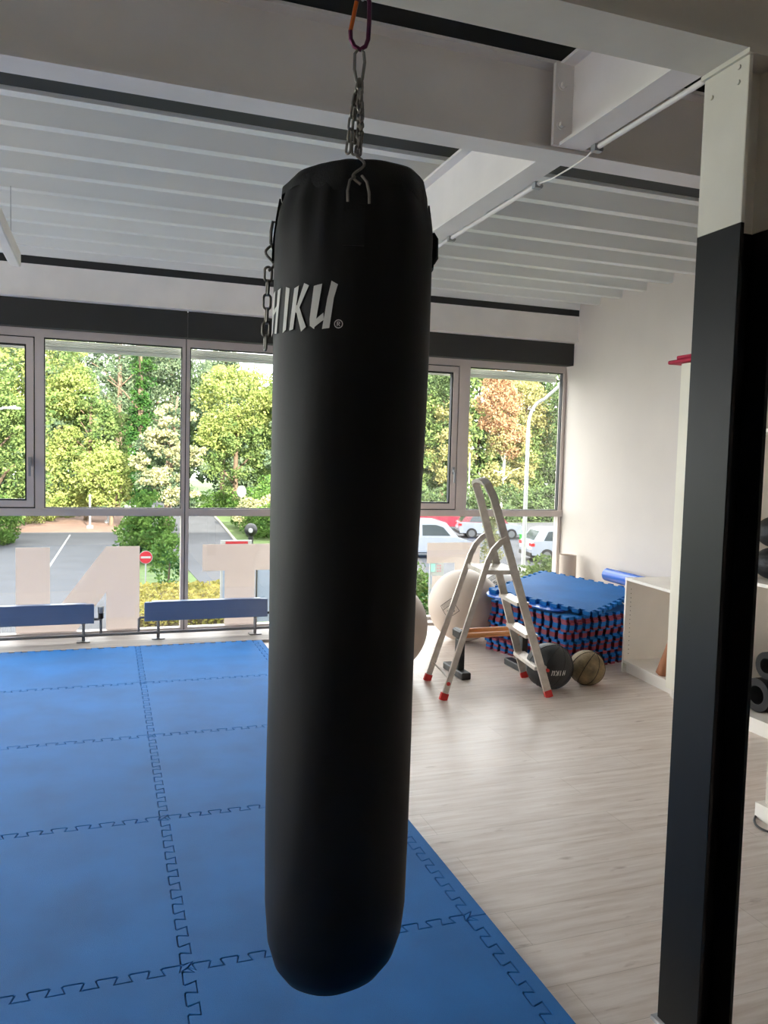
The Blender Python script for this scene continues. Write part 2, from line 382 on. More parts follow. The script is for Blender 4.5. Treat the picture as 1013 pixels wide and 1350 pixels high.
# ------------------------------------------------------------------ window wall
FY0, FY1, GY = 6.88, 6.955, 6.925
mains = [-6.70,-4.87,-3.04,-1.21,.62,2.45,4.265]
def rect_frame(mb, x0,x1,z0,z1, w, y0, y1):
    mb.box(x0,y0,z0,x0+w,y1,z1).box(x1-w,y0,z0,x1,y1,z1).box(x0+w,y0,z0,x1-w,y1,z0+w).box(x0+w,y0,z1-w,x1-w,y1,z1)
TZ0, TZ1 = 1.003, 1.063
HZ = 2.415
for i in range(6):
    x0, x1 = mains[i], mains[i+1]
    vent_left = i not in (4,)
    w = thing('window_%d' % (i+1), 'floor to ceiling window', 'window', (x0,FY0,0)); struct(w)
    del w['category']
    mb = MB()
    l = x0 + (.004 if i else 0); r = x1 - (.004 if i < 5 else .0)
    jw = .028
    mb.box(l,FY0,.022,l+jw,FY1,2.49).box(r-jw,FY0,.022,r,FY1,2.49)
    mb.box(l+jw,FY0,HZ,r-jw,FY1,2.49).box(l+jw,FY0,.022,r-jw,FY1,.05)
    mb.box(l+jw,FY0-.012,TZ0,r-(jw if i<5 else -.02),FY1,TZ1)
    mx0 = x0+.668 if vent_left else x1-.75
    mw = .066 if i != 5 else .11
    mb.box(mx0,FY0-.004,TZ1,mx0+mw,FY1,HZ)
    mb.build('window_frame', M['alu'], w)
    s = MB()
    if i: s.box(x0-.0035,FY0+.012,.022,x0+.0035,FY1,2.49)
    for (a,b_) in ((l+jw,mx0),(mx0+mw,r-jw)):
        rect_frame(s, a, b_, TZ1, HZ, .007, FY0+.012, GY+.01)
    s.build('seal', M['seal'], w)
    # opening sash
    va, vb = (l+jw,mx0) if vent_left else (mx0+mw,r-jw)
    s = MB(); rect_frame(s, va+.01, vb-.01, TZ1+.01, HZ-.01, .052, FY0-.006, GY+.02)
    sa = s.build('sash', M['alu'], w)
    s = MB(); rect_frame(s, va+.062, vb-.062, TZ1+.062, HZ-.062, .012, FY0+.004, GY+.004); s.build('sash_seal', M['seal'], sa)
    hx = vb-.036 if vent_left else va+.036
    hb = MB(); hb.box(hx-.013,FY0-.018,1.40,hx+.013,FY0-.006,1.47).box(hx-.009,FY0-.05,1.425,hx+.009,FY0-.018,1.445).box(hx-.009,FY0-.052,1.32,hx+.009,FY0-.038,1.445)
    hb.build('handle', M['galv'], sa)
    fa, fb = (mx0+mw,r-jw) if vent_left else (l+jw,mx0)
    MB().box(fa+.005,GY-.003,TZ1+.003,fb-.005,GY+.003,HZ-.004).build('pane', M['glass'], w)
    MB().box(va+.06,GY-.003,TZ1+.06,vb-.06,GY+.003,HZ-.06).build('pane', M['glass'], w)
    MB().box(l+jw,GY-.003,.05,r-jw,GY+.003,TZ0).build('pane', M['glass'], w)
    # folded outside blind below the head
    s = MB()
    for k in range(4): s.box(l+.03,7.0,HZ-.05+k*.014,r-.03,7.07,HZ-.044+k*.014)
    s.box(l+.03,7.005,HZ-.078,r-.03,7.06,HZ-.056)
    s.build('folded_blind', M['blind'], w)
    w['_x'] = 0; del w['_x']
    globals()['win%d' % i] = w
# film letters on the glass, seen from behind: N, T, I, F
DY0, DY1 = GY+.0035, GY+.0055
def film(polys, w, nm, lab):
    mb = MB()
    for p in polys: mb.prism(p, DY0, DY1, lambda x,y,z: (x,z,y))
    mb.build(nm, M['decal'], w, label=lab)
s_ = 1.018
def S(p): return [(x*s_, 1.525+(z-1.525)*s_) for x,z in p]
film([S([(-.68,.06),(-.43,.06),(-.43,.757),(-.68,.757)]), S([(-.43,.06),(-.245,.06),(-.006,.387),(-.006,.76),(-.43,.185)]), S([(-.006,.06),(.254,.06),(.254,.76),(-.006,.76)])], win3, 'letter_film', 'cream film letter N seen reversed')
film([S([(.762,.541),(1.356,.541),(1.356,.769),(.762,.769)]), S([(.95,.06),(1.207,.06),(1.207,.541),(.95,.541)])], win4, 'letter_film', 'cream film letter T seen from behind')
film([S([(1.62,.06),(1.87,.06),(1.87,.769),(1.62,.769)])], win4, 'letter_film', 'cream film letter I seen from behind')
film([S([(3.097,.06),(3.355,.06),(3.355,.762),(3.097,.762)]), S([(2.812,.57),(3.097,.57),(3.097,.762),(2.812,.762)]), S([(2.87,.27),(3.097,.27),(3.097,.45),(2.87,.45)])], win5, 'letter_film', 'cream film letter F seen reversed')
# black blind boxes above the windows
for i,lab in zip(range(2,6), ('black blind box furthest left under the edge beam','black blind box above the reversed letter N','black blind box passing behind the punching bag','black blind box meeting the white right wall')):
    tag(MB().bbox(mains[i]+.002 if i > 2 else XL+.01, 6.77, 2.478, (mains[i+1]-.002) if i < 5 else XR-.004, 6.875, 2.69, .003).build('blind_box', M['black']), lab, 'blind box', 'black blind boxes above the windows')

# ------------------------------------------------------------------ radiators on the sill strip
def radiator(x0, x1, legs, lab, ends):
    t = thing('radiator', lab, 'radiator', ((x0+x1)/2,6.62,.022), 'low radiators along the glass')
    mb = MB(); mb.bbox(x0,6.60,.172,x1,6.622,.325,.003)
    mb.box(x0,6.5985,.245,x1,6.60,.248)
    mb.build('front_panel', M['rad_'], t)
    MB().bbox(x0+.01,6.64,.175,x1-.01,6.66,.322,.003).build('back_panel', M['rad_'], t)
    MB().box(x0+.06,6.598,.3252,x1-.06,6.662,.329).build('top_grille', M['rad_'], t)
    for lx in legs:
        m_ = MB(); m_.box(lx-.012,6.622,.03,lx+.012,6.64,.30).box(lx-.05,6.59,.022,lx+.05,6.67,.03); m_.cyl((lx,6.612,.07),(lx,6.612,.165),.012,10)
        m_.build('leg', M['pipe'], t)
    return t
ra = radiator(-1.85,-.095,(-1.6,-.175),'blue-grey low radiator under reversed letter N, cut by the left frame edge',None)
rb = radiator(.285,1.285,(.395,1.185),'blue-grey low radiator below letter T, behind left side of bag',None)
mb = MB(); mb.cyl((-.045,6.63,.205),(-.045,6.63,.25),.021,16); mb.build('valve', M['blackplastic'], ra, True)
mb = MB(); mb.cyl((-.045,6.63,.25),(-.045,6.63,.298),.024,16); vv = mb.build('thermostat_head', M['galv'], ra, True)
MB().tube([(-.095,6.63,.2),(-.06,6.63,.2),(-.045,6.63,.2),(-.045,6.63,.13),(-.045,6.63,.075)], .011, 10).build('feed_pipe', M['pipe'], ra, 60)
MB().tube([(.285,6.63,.2),(.255,6.63,.2),(.243,6.63,.19),(.243,6.63,.075)], .010, 10).build('feed_pipe', M['pipe'], rb, 60)
mb = MB(); mb.cyl((1.285,6.63,.2),(1.36,6.63,.2),.011,10); mb.cyl((1.36,6.63,.18),(1.36,6.63,.235),.016,12); mb.build('valve', M['blackplastic'], rb, True)
hp = MB(); hp.tube([(XL+.1,6.615,.076),(2.35,6.615,.076)], .0125, 12)
tag(hp.build('heating_pipe', M['pipe'], None, True), 'grey heating pipe running along the sill below both radiators', 'pipe')

# ================================================================== FLOOR MATS
def seam(n, amp, L):
    """dovetail profile along 0..L : list of (t, off)"""
    p = L/n; u = .075*p; out = []
    for k in range(n):
        a = k*p
        q = [(a+.25*p+u*.4,-amp),(a+.25*p-u,amp*.75),(a+.25*p-u*.4,amp),(a+.75*p+u*.4,amp),(a+.75*p+u,amp*.75),(a+.75*p-u*.4,-amp)]
        out += q
    return [(0,0)]+out+[(L,0)]
def offset_poly(poly, d):
    n = len(poly); out = []
    for i in range(n):
        p0 = Vector(poly[i-1]); p1 = Vector(poly[i]); p2 = Vector(poly[(i+1)%n])
        e1 = (p1-p0); e2 = (p2-p1)
        if e1.length < 1e-6 or e2.length < 1e-6: out.append(tuple(p1)); continue
        e1.normalize(); e2.normalize()
        n1 = Vector((-e1.y,e1.x)); n2 = Vector((-e2.y,e2.x)); m_ = n1+n2
        if m_.length < 1e-3: m_ = n1
        m_.normalize(); c = max(.7, m_.dot(n1))
        out.append(tuple(p1+m_*(d/c)))
    return out
AMP = .017
def tile_poly(x0,x1,y0,y1, left=11, right=11, front=11, back=11):
    poly = []
    W, D = x1-x0, y1-y0
    poly += [(x0+t, y0+o) for t,o in seam(front,AMP,W)] if front else [(x0,y0),(x1,y0)]
    a = [(x1-o, y0+t) for t,o in seam(right,AMP,D)] if right else [(x1,y0),(x1,y1)]
    b_ = [(x0+t, y1+o) for t,o in seam(back,AMP,W)] if back else [(x0,y1),(x1,y1)]
    c = [(x0-o, y0+t) for t,o in seam(left,AMP,D)] if left else [(x0,y0),(x0,y1)]
    pl = (poly + a[0:] + b_[::-1] + c[::-1])
    # clean duplicates / snap corners
    out = []
    for p in pl:
        if not out or (Vector(p)-Vector(out[-1])).length > 1e-4: out.append(p)
    if (Vector(out[0])-Vector(out[-1])).length < 1e-4: out.pop()
    return out
MT = .026
def mat_mesh(poly, z0, z1, gap=.0013, ch=.0022):
    p1 = offset_poly(poly, gap); p2 = offset_poly(poly, gap+ch)
    n = len(p1); mb = MB()
    mb.add([(x,y,z0) for x,y in p1]+[(x,y,z1-ch) for x,y in p1]+[(x,y,z1) for x,y in p2],
        [list(range(n))[::-1]]+[(i,(i+1)%n,n+(i+1)%n,n+i) for i in range(n)]+[(n+i,n+(i+1)%n,2*n+(i+1)%n,2*n+i) for i in range(n)]+[list(range(2*n,3*n))])
    return mb
xs = [-2.72,-1.74,-.757,.226,1.135]; ys = [.255,1.27,2.285,3.297,4.305,5.333,6.375]
rown = ['nearest the camera','fifth row from the windows','fourth row from the windows','third row from the windows','second row from the windows','row against the sill']
rown = {0:'sixth row from the windows',1:'fifth row from the windows',2:'fourth row from the windows',3:'third row from the windows',4:'second row from the windows',5:'row against the window sill'}
coln = {0:'fourth column from the wooden floor',1:'third column from the wooden floor',2:'left of the long seam',3:'between long seam and wooden floor'}
for ci in range(4):
    for ri in range(6):
        x0,x1,y0,y1 = xs[ci],xs[ci+1],ys[ri],ys[ri+1]
        if ci == 0 and ri < 3: continue
        pl = tile_poly(x0,x1,y0,y1)
        tag(mat_mesh(pl, 0, MT).build('puzzle_mat', M['mat']), 'blue puzzle floor mat %s, %s' % (coln[ci], rown[ri]), 'floor mat', 'blue puzzle mats on the floor')
for ri in range(6):
    y0,y1 = ys[ri],ys[ri+1]
    c = [(1.135-o, y0+t) for t,o in seam(11,AMP,y1-y0)]
    pl = [(1.197,y0),(1.197,y1)] + c[::-1]
    tag(mat_mesh(pl, 0, MT).build('mat_edging', M['mat']), 'narrow blue straight-edged mat border by the wooden floor, %s' % rown[ri], 'mat border', 'blue mat border strips')

# ================================================================== PUNCHING BAG
BX, BY = .494, 1.645
bag = thing('punching_bag', 'tall black punching bag hanging from a chain in the centre', 'punching bag', (BX,BY,2.50), rot=(0,rad(.35),0))
def bl(z): return z-2.50
FA = math.atan2(-BY,-BX)
prof = [(0,.362),(.04,.364),(.08,.375),(.112,.395),(.135,.428),(.149,.475),(.1555,.55),(.157,.7),(.1575,1.0),(.1595,1.27),(.1635,1.55),(.166,1.75),(.167,1.92),(.1665,1.985),(.160,2.025),(.1485,2.060),(.146,2.078)]
def dens(p):
    out = []
    for a,b_ in zip(p,p[1:]):
        k = max(1,int(abs(b_[1]-a[1])/.04))
        out += [(a[0]+(b_[0]-a[0])*i/k, a[1]+(b_[1]-a[1])*i/k) for i in range(k)]
    return out+[p[-1]]
def wob(r,z,a,i):
    zz = z; d = .0011*math.sin(3*a+z*5)+.0008*math.sin(7*a-z*9)
    if z > 1.9: d += .0026*math.sin(16*a+2*math.sin(3*a))*min(1,(z-1.9)/.12)
    if z < .5: zz += .012*math.cos(a-FA-1.3)*min(1,r/.12)
    return (r+d*min(1,r/.1), bl(zz))
MB().lathe(dens(prof), (0,0,0), 96, wob).build('shell', M['bag'], bag, True, True)
def wob2(r,z,a,i):
    dd = (a-FA+PI)%(2*PI)-PI
    z2 = z - (.022*math.exp(-(dd/.32)**2) if i < 3 else 0) + (.006*math.sin(4*(a-FA))+.003*math.sin(9*a) if i < 3 else 0) + (.010*math.cos(a-FA-1.4) if i in (3,4) else 0)
    return (r+.0015*math.sin(11*a), bl(z2))
MB().lathe([(.147,2.060),(.1525,2.056),(.151,2.072),(.143,2.094),(.138,2.100),(.10,2.114),(.06,2.131),(.03,2.142),(.012,2.146),(0,2.146)], (0,0,0), 96, wob2).build('top_cover', M['strap'], bag, 50, True)
# webbing straps and their rings
def on_bag(al, r, z): 
    a = FA+al
    return (r*math.cos(a), r*math.sin(a), bl(z))
for al in (0, PI/2, PI, -PI/2):
    vs = []; fs = []; K = 9; zz = [1.93,1.945,1.98,2.02,2.058]; rr = [.1690,.1695,.1672,.1625,.1565]
    for k,(z,r) in enumerate(zip(zz,rr)):
        for lay in (0,.0035):
            for j in range(K): vs.append(on_bag(al+rad(-7+14*j/(K-1)), r+lay-.002, z))
    I = lambda k,l,j: (k*2+l)*K+j
    for k in range(len(zz)-1):
        for j in range(K-1):
            fs += [(I(k,1,j),I(k,1,j+1),I(k+1,1,j+1),I(k+1,1,j)), (I(k,0,j+1),I(k,0,j),I(k+1,0,j),I(k+1,0,j+1))]
        fs += [(I(k,0,0),I(k,1,0),I(k+1,1,0),I(k+1,0,0)), (I(k,1,K-1),I(k,0,K-1),I(k+1,0,K-1),I(k+1,1,K-1))]
    for j in range(K-1): fs += [(I(0,0,j),I(0,1,j),I(0,1,j+1),I(0,0,j+1)),(I(4,1,j),I(4,0,j),I(4,0,j+1),I(4,1,j+1))]
    MB().add(vs,fs).build('strap', M['strap'], bag, True, True)
# stitched lug on the right flank
mb = MB(); q = [on_bag(PI/2, .166, 2.005), on_bag(PI/2,.1735,1.995), on_bag(PI/2,.1745,1.955), on_bag(PI/2,.168,1.945)]
mb.tube(q, .006, 8); mb.build('lug', M['strap'], bag, True, True)
def link(mb, c, axis, side, L=.034, W=.018, r=.0028, n=8):
    """one chain link: stadium loop, long along axis, wide along side"""
    axis = Vector(axis).normalized(); side = Vector(side); side = (side-axis*side.dot(axis)).normalized(); c = Vector(c)
    pts = []; R = W/2-r; h = L/2-r-R
    for k in range(9): a = PI*k/8; pts.append(c+axis*(h+R*math.sin(a))+side*(R*math.cos(a)))
    for k in range(9): a = PI+PI*k/8; pts.append(c+axis*(-h+R*math.sin(a))+side*(R*math.cos(a)))
    mb.tube(pts, r, n, closed=True)
def chain(mb, pts, L=.034, W=.018, r=.0028, tw=0):
    pts = [Vector(p) for p in pts]; step = L-2.6*r
    # walk the polyline
    segs = [(b_-a).length for a,b_ in zip(pts,pts[1:])]; tot = sum(segs); d = L/2; k = 0
    while d < tot-L*.3:
        e = d; i = 0
        while i < len(segs)-1 and e > segs[i]: e -= segs[i]; i += 1
        ax = (pts[i+1]-pts[i]).normalized(); c = pts[i]+ax*e
        s0 = Vector((math.cos(FA+PI/2+tw),math.sin(FA+PI/2+tw),0)); s1 = ax.cross(s0)
        link(mb, c, ax, s0 if k%2 == 0 else s1, L, W, r); d += step; k += 1
def fr(r_, f_, z):   # right, towards-camera offsets from bag axis
    a = FA
    return (f_*math.cos(a)-r_*math.sin(a), f_*math.sin(a)+r_*math.cos(a), bl(z))
# loose chain on the left flank
mb = MB(); e0 = on_bag(-PI/2,.172,2.012)
mb.tube([on_bag(-PI/2,.160,2.014), on_bag(-PI/2,.171,2.016), on_bag(-PI/2,.1745,1.995), on_bag(-PI/2,.1745,1.972), on_bag(-PI/2,.170,1.962), on_bag(-PI/2,.164,1.966)], .0036, 8); mb.build('strap_ring', M['chain'], bag, True, True)
mb = MB(); pts = []
for k in range(13):
    t = k/12; pts.append(fr(-.174-.010*math.sin(t*2*PI)-.004*t, 0, 1.966-.052*t))
mb.tube(pts, .0030, 8); mb.build('hook', M['chain'], bag, True, True)
mb = MB(); chain(mb, [fr(-.178,0,1.925),fr(-.1795,0,1.86),fr(-.181,.0,1.742)], .036,.021,.0028,.35); mb.build('chain', M['chain'], bag, True, True)
# hanging gear: spring link, bunch of chains, front hook
mb = MB(); pts = [fr(-.002,0,2.376)]
mb2 = [fr(.0,0,2.378),fr(-.009,0,2.366),fr(-.009,0,2.335),fr(-.004,0,2.312),fr(.003,0,2.306),fr(.008,0,2.315),fr(.012,0,2.35),fr(.009,0,2.370)]
mb.tube(mb2, .0034, 8, closed=True); mb.build('spring_link', M['chain'], bag, True, True)
for (a,b_,c_,tw,front) in ((.0,.012,.012,.3,1),(-.012,-.004,-.018,1.0,0),(.008,-.012,.006,.6,0),(-.004,-.016,-.004,1.4,0)):
    mb = MB()
    if front: chain(mb, [fr(.003,.0,2.318),fr(.006,.02,2.24),fr(.007,.115,2.165),fr(.003,.163,2.096)], .032,.016,.0027,tw)
    else: chain(mb, [fr(.003,.0,2.316),fr(a,b_,2.24),fr(c_,b_*.5,2.158)], .032,.016,.0027,tw)
    mb.build('chain', M['chain'], bag, True, True)
mb = MB(); pts = []
for k in range(19):
    t = k/18; pts.append(fr(.006+.0105*math.sin(t*2.3*PI-.5), .166+.004*t, 2.098-.054*t))
mb.tube(pts, .0028, 8)
mb.tube([fr(.000,.171,2.058),fr(-.010,.173,2.050),fr(-.014,.173,2.030),fr(-.013,.166,2.012)], .0026, 8)
mb.tube([fr(.012,.171,2.060),fr(.022,.173,2.048),fr(.027,.173,2.028),fr(.028,.166,2.010)], .0026, 8)
mb.build('hook', M['chain'], bag, True, True)
# printed word on the shell
def bagpoly(mb, poly, u0, v0, su, sv, r=.1695):
    """2D polygon (x,y) -> on bag; subdivided so it follows the curve"""
    def P(x,y): return on_bag((u0+x*su)/.166, r, v0+y*sv)
    n = len(poly)
    K = 6
    # split quads into strips
    a,b_,c,d = poly
    vs = []
    for i in range(K+1):
        t = i/K
        l = (a[0]+(d[0]-a[0])*t, a[1]+(d[1]-a[1])*t); r_ = (b_[0]+(c[0]-b_[0])*t, b_[1]+(c[1]-b_[1])*t)
        for j in range(4):
            q = j/3; vs.append(P(l[0]+(r_[0]-l[0])*q, l[1]+(r_[1]-l[1])*q))
    mb.add(vs, [(i*4+j,i*4+j+1,(i+1)*4+j+1,(i+1)*4+j) for i in range(K) for j in range(3)])
glyph = {
 'H': [[(-.12,-.03),(.10,.05),(.40,1.02),(.12,.97)], [(.42,.02),(.66,.0),(1.0,1.03),(.72,1.0)], [(.10,.44),(.62,.54),(.66,.66),(.16,.56)]],
 'I': [[(.18,-.02),(.55,.04),(.86,.97),(.46,1.02)]],
 'K': [[(-.08,.0),(.20,.03),(.52,1.0),(.22,.95)], [(.30,.42),(.44,.38),(1.12,.98),(.84,1.04)], [(.30,.55),(.52,.58),(1.0,.06),(.72,-.04)]],
 'U': [[(.0,.22),(.28,.16),(.52,1.0),(.16,.96)], [(.0,.24),(.02,.08),(.22,.0),(.28,.2)], [(.10,.14),(.16,.02),(.62,.20),(.60,.36)], [(.56,.0),(.86,.02),(1.02,.72),(.76,.72)], [(.76,.70),(1.02,.70),(1.16,.98),(.90,1.06)]],
}
tx = MB()
for g,(a0,wd) in {'H':(-73.5,.046),'I':(-55.5,.030),'K':(-45,.040),'U':(-28.5,.048)}.items():
    for q in glyph[g]: bagpoly(tx, q, rad(a0)*.166, 1.772, wd, .086)
tx.build('printed_word', M['bagtext'], bag, False, True, label='pale brush lettering HIKU')
rg = MB(); cc = (rad(-8.2)*.166, 1.7815)
ring = [on_bag((cc[0]+.0085*math.cos(2*PI*k/20))/.166, .1695, cc[1]+.0085*math.sin(2*PI*k/20)) for k in range(20)]
ring2 = [on_bag((cc[0]+.0068*math.cos(2*PI*k/20))/.166, .1695, cc[1]+.0068*math.sin(2*PI*k/20)) for k in range(20)]
rg.add(ring+ring2, [(k,(k+1)%20,20+(k+1)%20,20+k) for k in range(20)])
for q in ([(0,0),(.25,0),(.25,1),(0,1)],[(.2,.82),(.8,.82),(.8,1),(.2,1)],[(.2,.42),(.8,.42),(.8,.58),(.2,.58)],[(.7,.5),(.92,.5),(.92,.92),(.7,.92)],[(.35,.45),(.6,.45),(.95,0),(.7,0)]):
    bagpoly(rg, q, cc[0]-.0032, cc[1]-.0042, .0066, .0086, .1696)
rg.build('registered_mark', M['bagtext'], bag, False, True)

# carabiner above
car = thing('carabiner', 'purple carabiner with orange gate above the bag chain', 'carabiner', (BX,BY,2.37))
def W(r_,f_,z): p = fr(r_,f_,z); return (p[0]+BX,p[1]+BY,p[2]+2.5)
mb = MB(); mb.tube([W(-.020,0,2.412),W(-.019,0,2.395),W(-.011,0,2.381),W(.001,0,2.375),W(.012,0,2.382),W(.017,0,2.396),W(.0185,0,2.43),W(.018,0,2.472),W(.012,0,2.484),W(.002,0,2.487),W(-.006,0,2.480),W(-.0085,0,2.47)], .0048, 10); mb.build('body', M['purple'], car, True)
MB().tube([W(-.020,0,2.412),W(-.0085,0,2.47)], .0046, 10).build('gate', M['orange'], car, True)
eb = thing('eye_bolt', 'steel eye bolt under the broad beam holding the carabiner', 'bolt', (BX,BY,2.52))
mb = MB(); cpt = Vector(W(.004,0,2.493))
dv = Vector((math.cos(FA),math.sin(FA),0)); 
mb.tube([cpt+dv*(.015*math.cos(2*PI*k/16))+Vector((0,0,.015*math.sin(2*PI*k/16))) for k in range(16)], .004, 8, closed=True)
mb.build('eye', M['galv'], eb, True)
mb = MB(); mb.cyl((cpt.x,cpt.y,2.508),(cpt.x,cpt.y,2.52),.009,12); mb.build('shank', M['galv'], eb)

# ================================================================== LADDER
lad = thing('step_ladder', 'aluminium step ladder with red feet standing before the mat stack', 'ladder', (2.45,4.75,0))
Ff, Fb = Vector((2.737,4.464,0)), Vector((2.816,4.928,0))      # front rail feet (near, far)
Rf, Rb = Vector((2.029,4.577,0)), Vector((2.102,5.024,0))
Tn, Tf = Vector((2.334,4.60,1.352)), Vector((2.361,4.86,1.352))
def rail_pts(foot, top): return [foot+(top-foot)*t for t in (0,.25,.5,.75,.93)]
hn = Tn+(Ff-Tn)*0; hf = Tf
def flat_tube(mb, pts, w, d, wdir):
    """rectangular profile: w along wdir, d across"""
    pts = [Vector(p) for p in pts]; vs = []; k = len(pts)
    for i in range(k):
        t = (pts[min(i+1,k-1)]-pts[max(i-1,0)]).normalized()
        a = Vector(wdir) if not callable(wdir) else wdir(i); a = (a-t*a.dot(t)).normalized(); b_ = t.cross(a)
        vs += [pts[i]+a*w/2+b_*d/2, pts[i]-a*w/2+b_*d/2, pts[i]-a*w/2-b_*d/2, pts[i]+a*w/2-b_*d/2]
    fs = [(i*4+j,i*4+(j+1)%4,(i+1)*4+(j+1)%4,(i+1)*4+j) for i in range(k-1) for j in range(4)]
    fs += [(3,2,1,0),((k-1)*4,(k-1)*4+1,(k-1)*4+2,(k-1)*4+3)]
    mb.add(vs,fs)
ydir = (Fb-Ff).normalized(); upn = ydir.cross((Tn-Ff).normalized())
path = [Ff+(Tn-Ff)*t for t in (.025,.3,.6,.9,.96)]
a = Ff+(Tn-Ff)*.96; b_ = Fb+(Tf-Fb)*.96
top = []
for k in range(1,8):
    th = PI*k/8; m_ = (Tn+Tf)/2+Vector((-.012,0,.0)); u = (Tn-Tf)/2
    top.append(m_+u*math.cos(th)*.92+Vector((-.02,0,.055))*math.sin(th)**.6)
path2 = [Fb+(Tf-Fb)*t for t in (.96,.9,.6,.3,.025)]
mb = MB(); flat_tube(mb, path+top+path2, .050, .023, (upn.x,upn.y,upn.z)); mb.build('front_frame', M['aluladder'], lad, 35)
def at_front(t, near): return (Ff+(Tn-Ff)*t) if near else (Fb+(Tf-Fb)*t)
sdir = Vector((.99,-.14,0)).normalized()
def slab(mb, p, q, depth, th, dirv, fwd=.5):
    d = Vector(dirv)
    vs = []
    for z in (-th/2,th/2):
        for s_pt in (p,q):
            vs += [s_pt-d*depth*(1-fwd)+Vector((0,0,z)), s_pt+d*depth*fwd+Vector((0,0,z))]
    mb.add(vs,[(0,1,3,2),(4,6,7,5),(0,4,5,1),(2,3,7,6),(0,2,6,4),(1,5,7,3)])
for k,z in enumerate((.185,.395,.605)):
    t = z/1.352; mb = MB(); slab(mb, at_front(t,True)+ydir*.012, at_front(t,False)-ydir*.012, .085, .024, sdir, .5)
    slab(mb, at_front(t,True)+ydir*.012+sdir*.038-Vector((0,0,.016)), at_front(t,False)-ydir*.012+sdir*.038-Vector((0,0,.016)), .006,.03, sdir)
    st = mb.build('step', M['aluladder'], lad)
    g = MB()
    for j in range(5): slab(g, at_front(t,True)+ydir*.03+sdir*(-.03+.015*j)+Vector((0,0,.0128)), at_front(t,False)-ydir*.03+sdir*(-.03+.015*j)+Vector((0,0,.0128)), .005,.002, sdir)
    g.build('tread_ribs', M['aluladder'], st)
    for near in (True,False):
        p = at_front(t,near)+sdir*.045-Vector((0,0,.01)); e = MB(); e.tube([p-ydir*.008,p+ydir*.008],.011,10); e.build('red_rivet', M['redplastic'], st)
# rear legs
J = .72
def rear(foot, jp, nm):
    d = jp-foot
    pts = [foot+d*t for t in (.03,.3,.6,.88)]
    e = foot+d*.88; out = sdir
    pts += [foot+d*.95+out*.012, foot+d*1.0+out*.045, jp+out*.085+Vector((0,0,.02))]
    return pts
jn = at_front(J,True)-sdir*.10-ydir*.0; jf = at_front(J,False)-sdir*.10
jn += -ydir*.022; jf += ydir*.022
jn.z += .04; jf.z += .04
for foot,jp in ((Rf,jn),(Rb,jf)):
    mb = MB(); flat_tube(mb, rear(foot,jp,''), .036, .021, lambda i: sdir); mb.build('rear_leg', M['aluladder'], lad, 35)
mb = MB(); mb.tube([Rf+(jn-Rf)*.13,Rb+(jf-Rb)*.13],.006,8); mb.build('brace', M['aluladder'], lad)
for f_,tp in ((Ff,Tn),(Fb,Tf),(Rf,jn),(Rb,jf)):
    d = (tp-f_); u = d/d.z
    mb = MB(); flat_tube(mb,[f_,f_+u*.045],.050,.026,sdir); mb.build('foot', M['redplastic'], lad)
# platform
tpl = .815/1.352
mb = MB(); p = at_front(tpl,True)+ydir*.008; q = at_front(tpl,False)-ydir*.008
slab(mb, p, q, .25, .028, sdir, .15); pf = mb.build('platform', M['aluladder'], lad)
g = MB()
for j in range(8): slab(g, p+ydir*.02+sdir*(-.19+.028*j)+Vector((0,0,.0145)), q-ydir*.02+sdir*(-.19+.028*j)+Vector((0,0,.0145)), .008,.002, sdir)
g.build('tread_ribs', M['aluladder'], pf)
e = MB(); c_ = p-sdir*.205-ydir*.012; e.tube([c_-ydir*.02,c_+ydir*.004],.014,12); e.build('red_knob', M['redplastic'], pf)
e = MB(); c_ = Rf+(jn-Rf)*.105; e.tube([c_-ydir*.012,c_+ydir*.01],.013,12); e.build('red_knob', M['redplastic'], lad)

# ================================================================== GYM BALLS
def gymball(name, lab, c, r, m, mark=None):
    t = thing(name, lab, 'exercise ball', (c[0],c[1],0), 'large exercise balls by the window')
    mb = MB(); mb.lathe([(r*math.cos(-PI/2+PI*k/64), r+r*math.sin(-PI/2+PI*k/64)+.004*math.sin(PI*k/64*2)*0) for k in range(65)], (c[0],c[1],0), 72)
    mb.build('ball_skin', m, t, True)
    if mark:
        az, el = mark; o = MB()
        n0 = Vector((math.cos(az)*math.cos(el), math.sin(az)*math.cos(el), math.sin(el))); cc = Vector((c[0],c[1],r))
        rt = Vector((0,0,1)).cross(n0).normalized(); up = n0.cross(rt); a45 = rad(38)
        ex = rt*math.cos(a45)+up*math.sin(a45); ey = -rt*math.sin(a45)+up*math.cos(a45)
        def pt(x,y): v = (n0*r+ex*x+ey*y).normalized(); return cc+v*(r+.0012)
        def seg(x0,y0,x1,y1,w=.004):
            K=5; d = Vector((x1-x0,y1-y0)); pn = Vector((-d.y,d.x)).normalized()*w/2; vs=[]
            for k in range(K+1):
                t_=k/K; x=x0+d.x*t_; y=y0+d.y*t_; vs += [pt(x-pn.x,y-pn.y), pt(x+pn.x,y+pn.y)]
            o.add(vs,[(2*k,2*k+1,2*k+3,2*k+2) for k in range(K)])
        h = .062
        for a_ in ((-h,-h,h,-h),(h,-h,h,h),(h,h,-h,h),(-h,h,-h,-h),(-h,.02,h,.02)): seg(*a_)
        for k in range(6): seg(-h+.012,.028+.006*k,h-.02,.028+.006*k,.0014)
        # 5 and 0 of the size mark
        for a_ in ((-.03,-.005,-.008,-.005),(-.03,-.005,-.03,-.02),(-.03,-.02,-.008,-.022),(-.008,-.022,-.008,-.04),(-.03,-.04,-.008,-.04),(.004,-.005,.026,-.005),(.004,-.005,.004,-.04),(.026,-.005,.026,-.04),(.004,-.04,.026,-.04)): seg(*a_, .006)
        o.build('printed_mark', M['ink'], t)
    return t
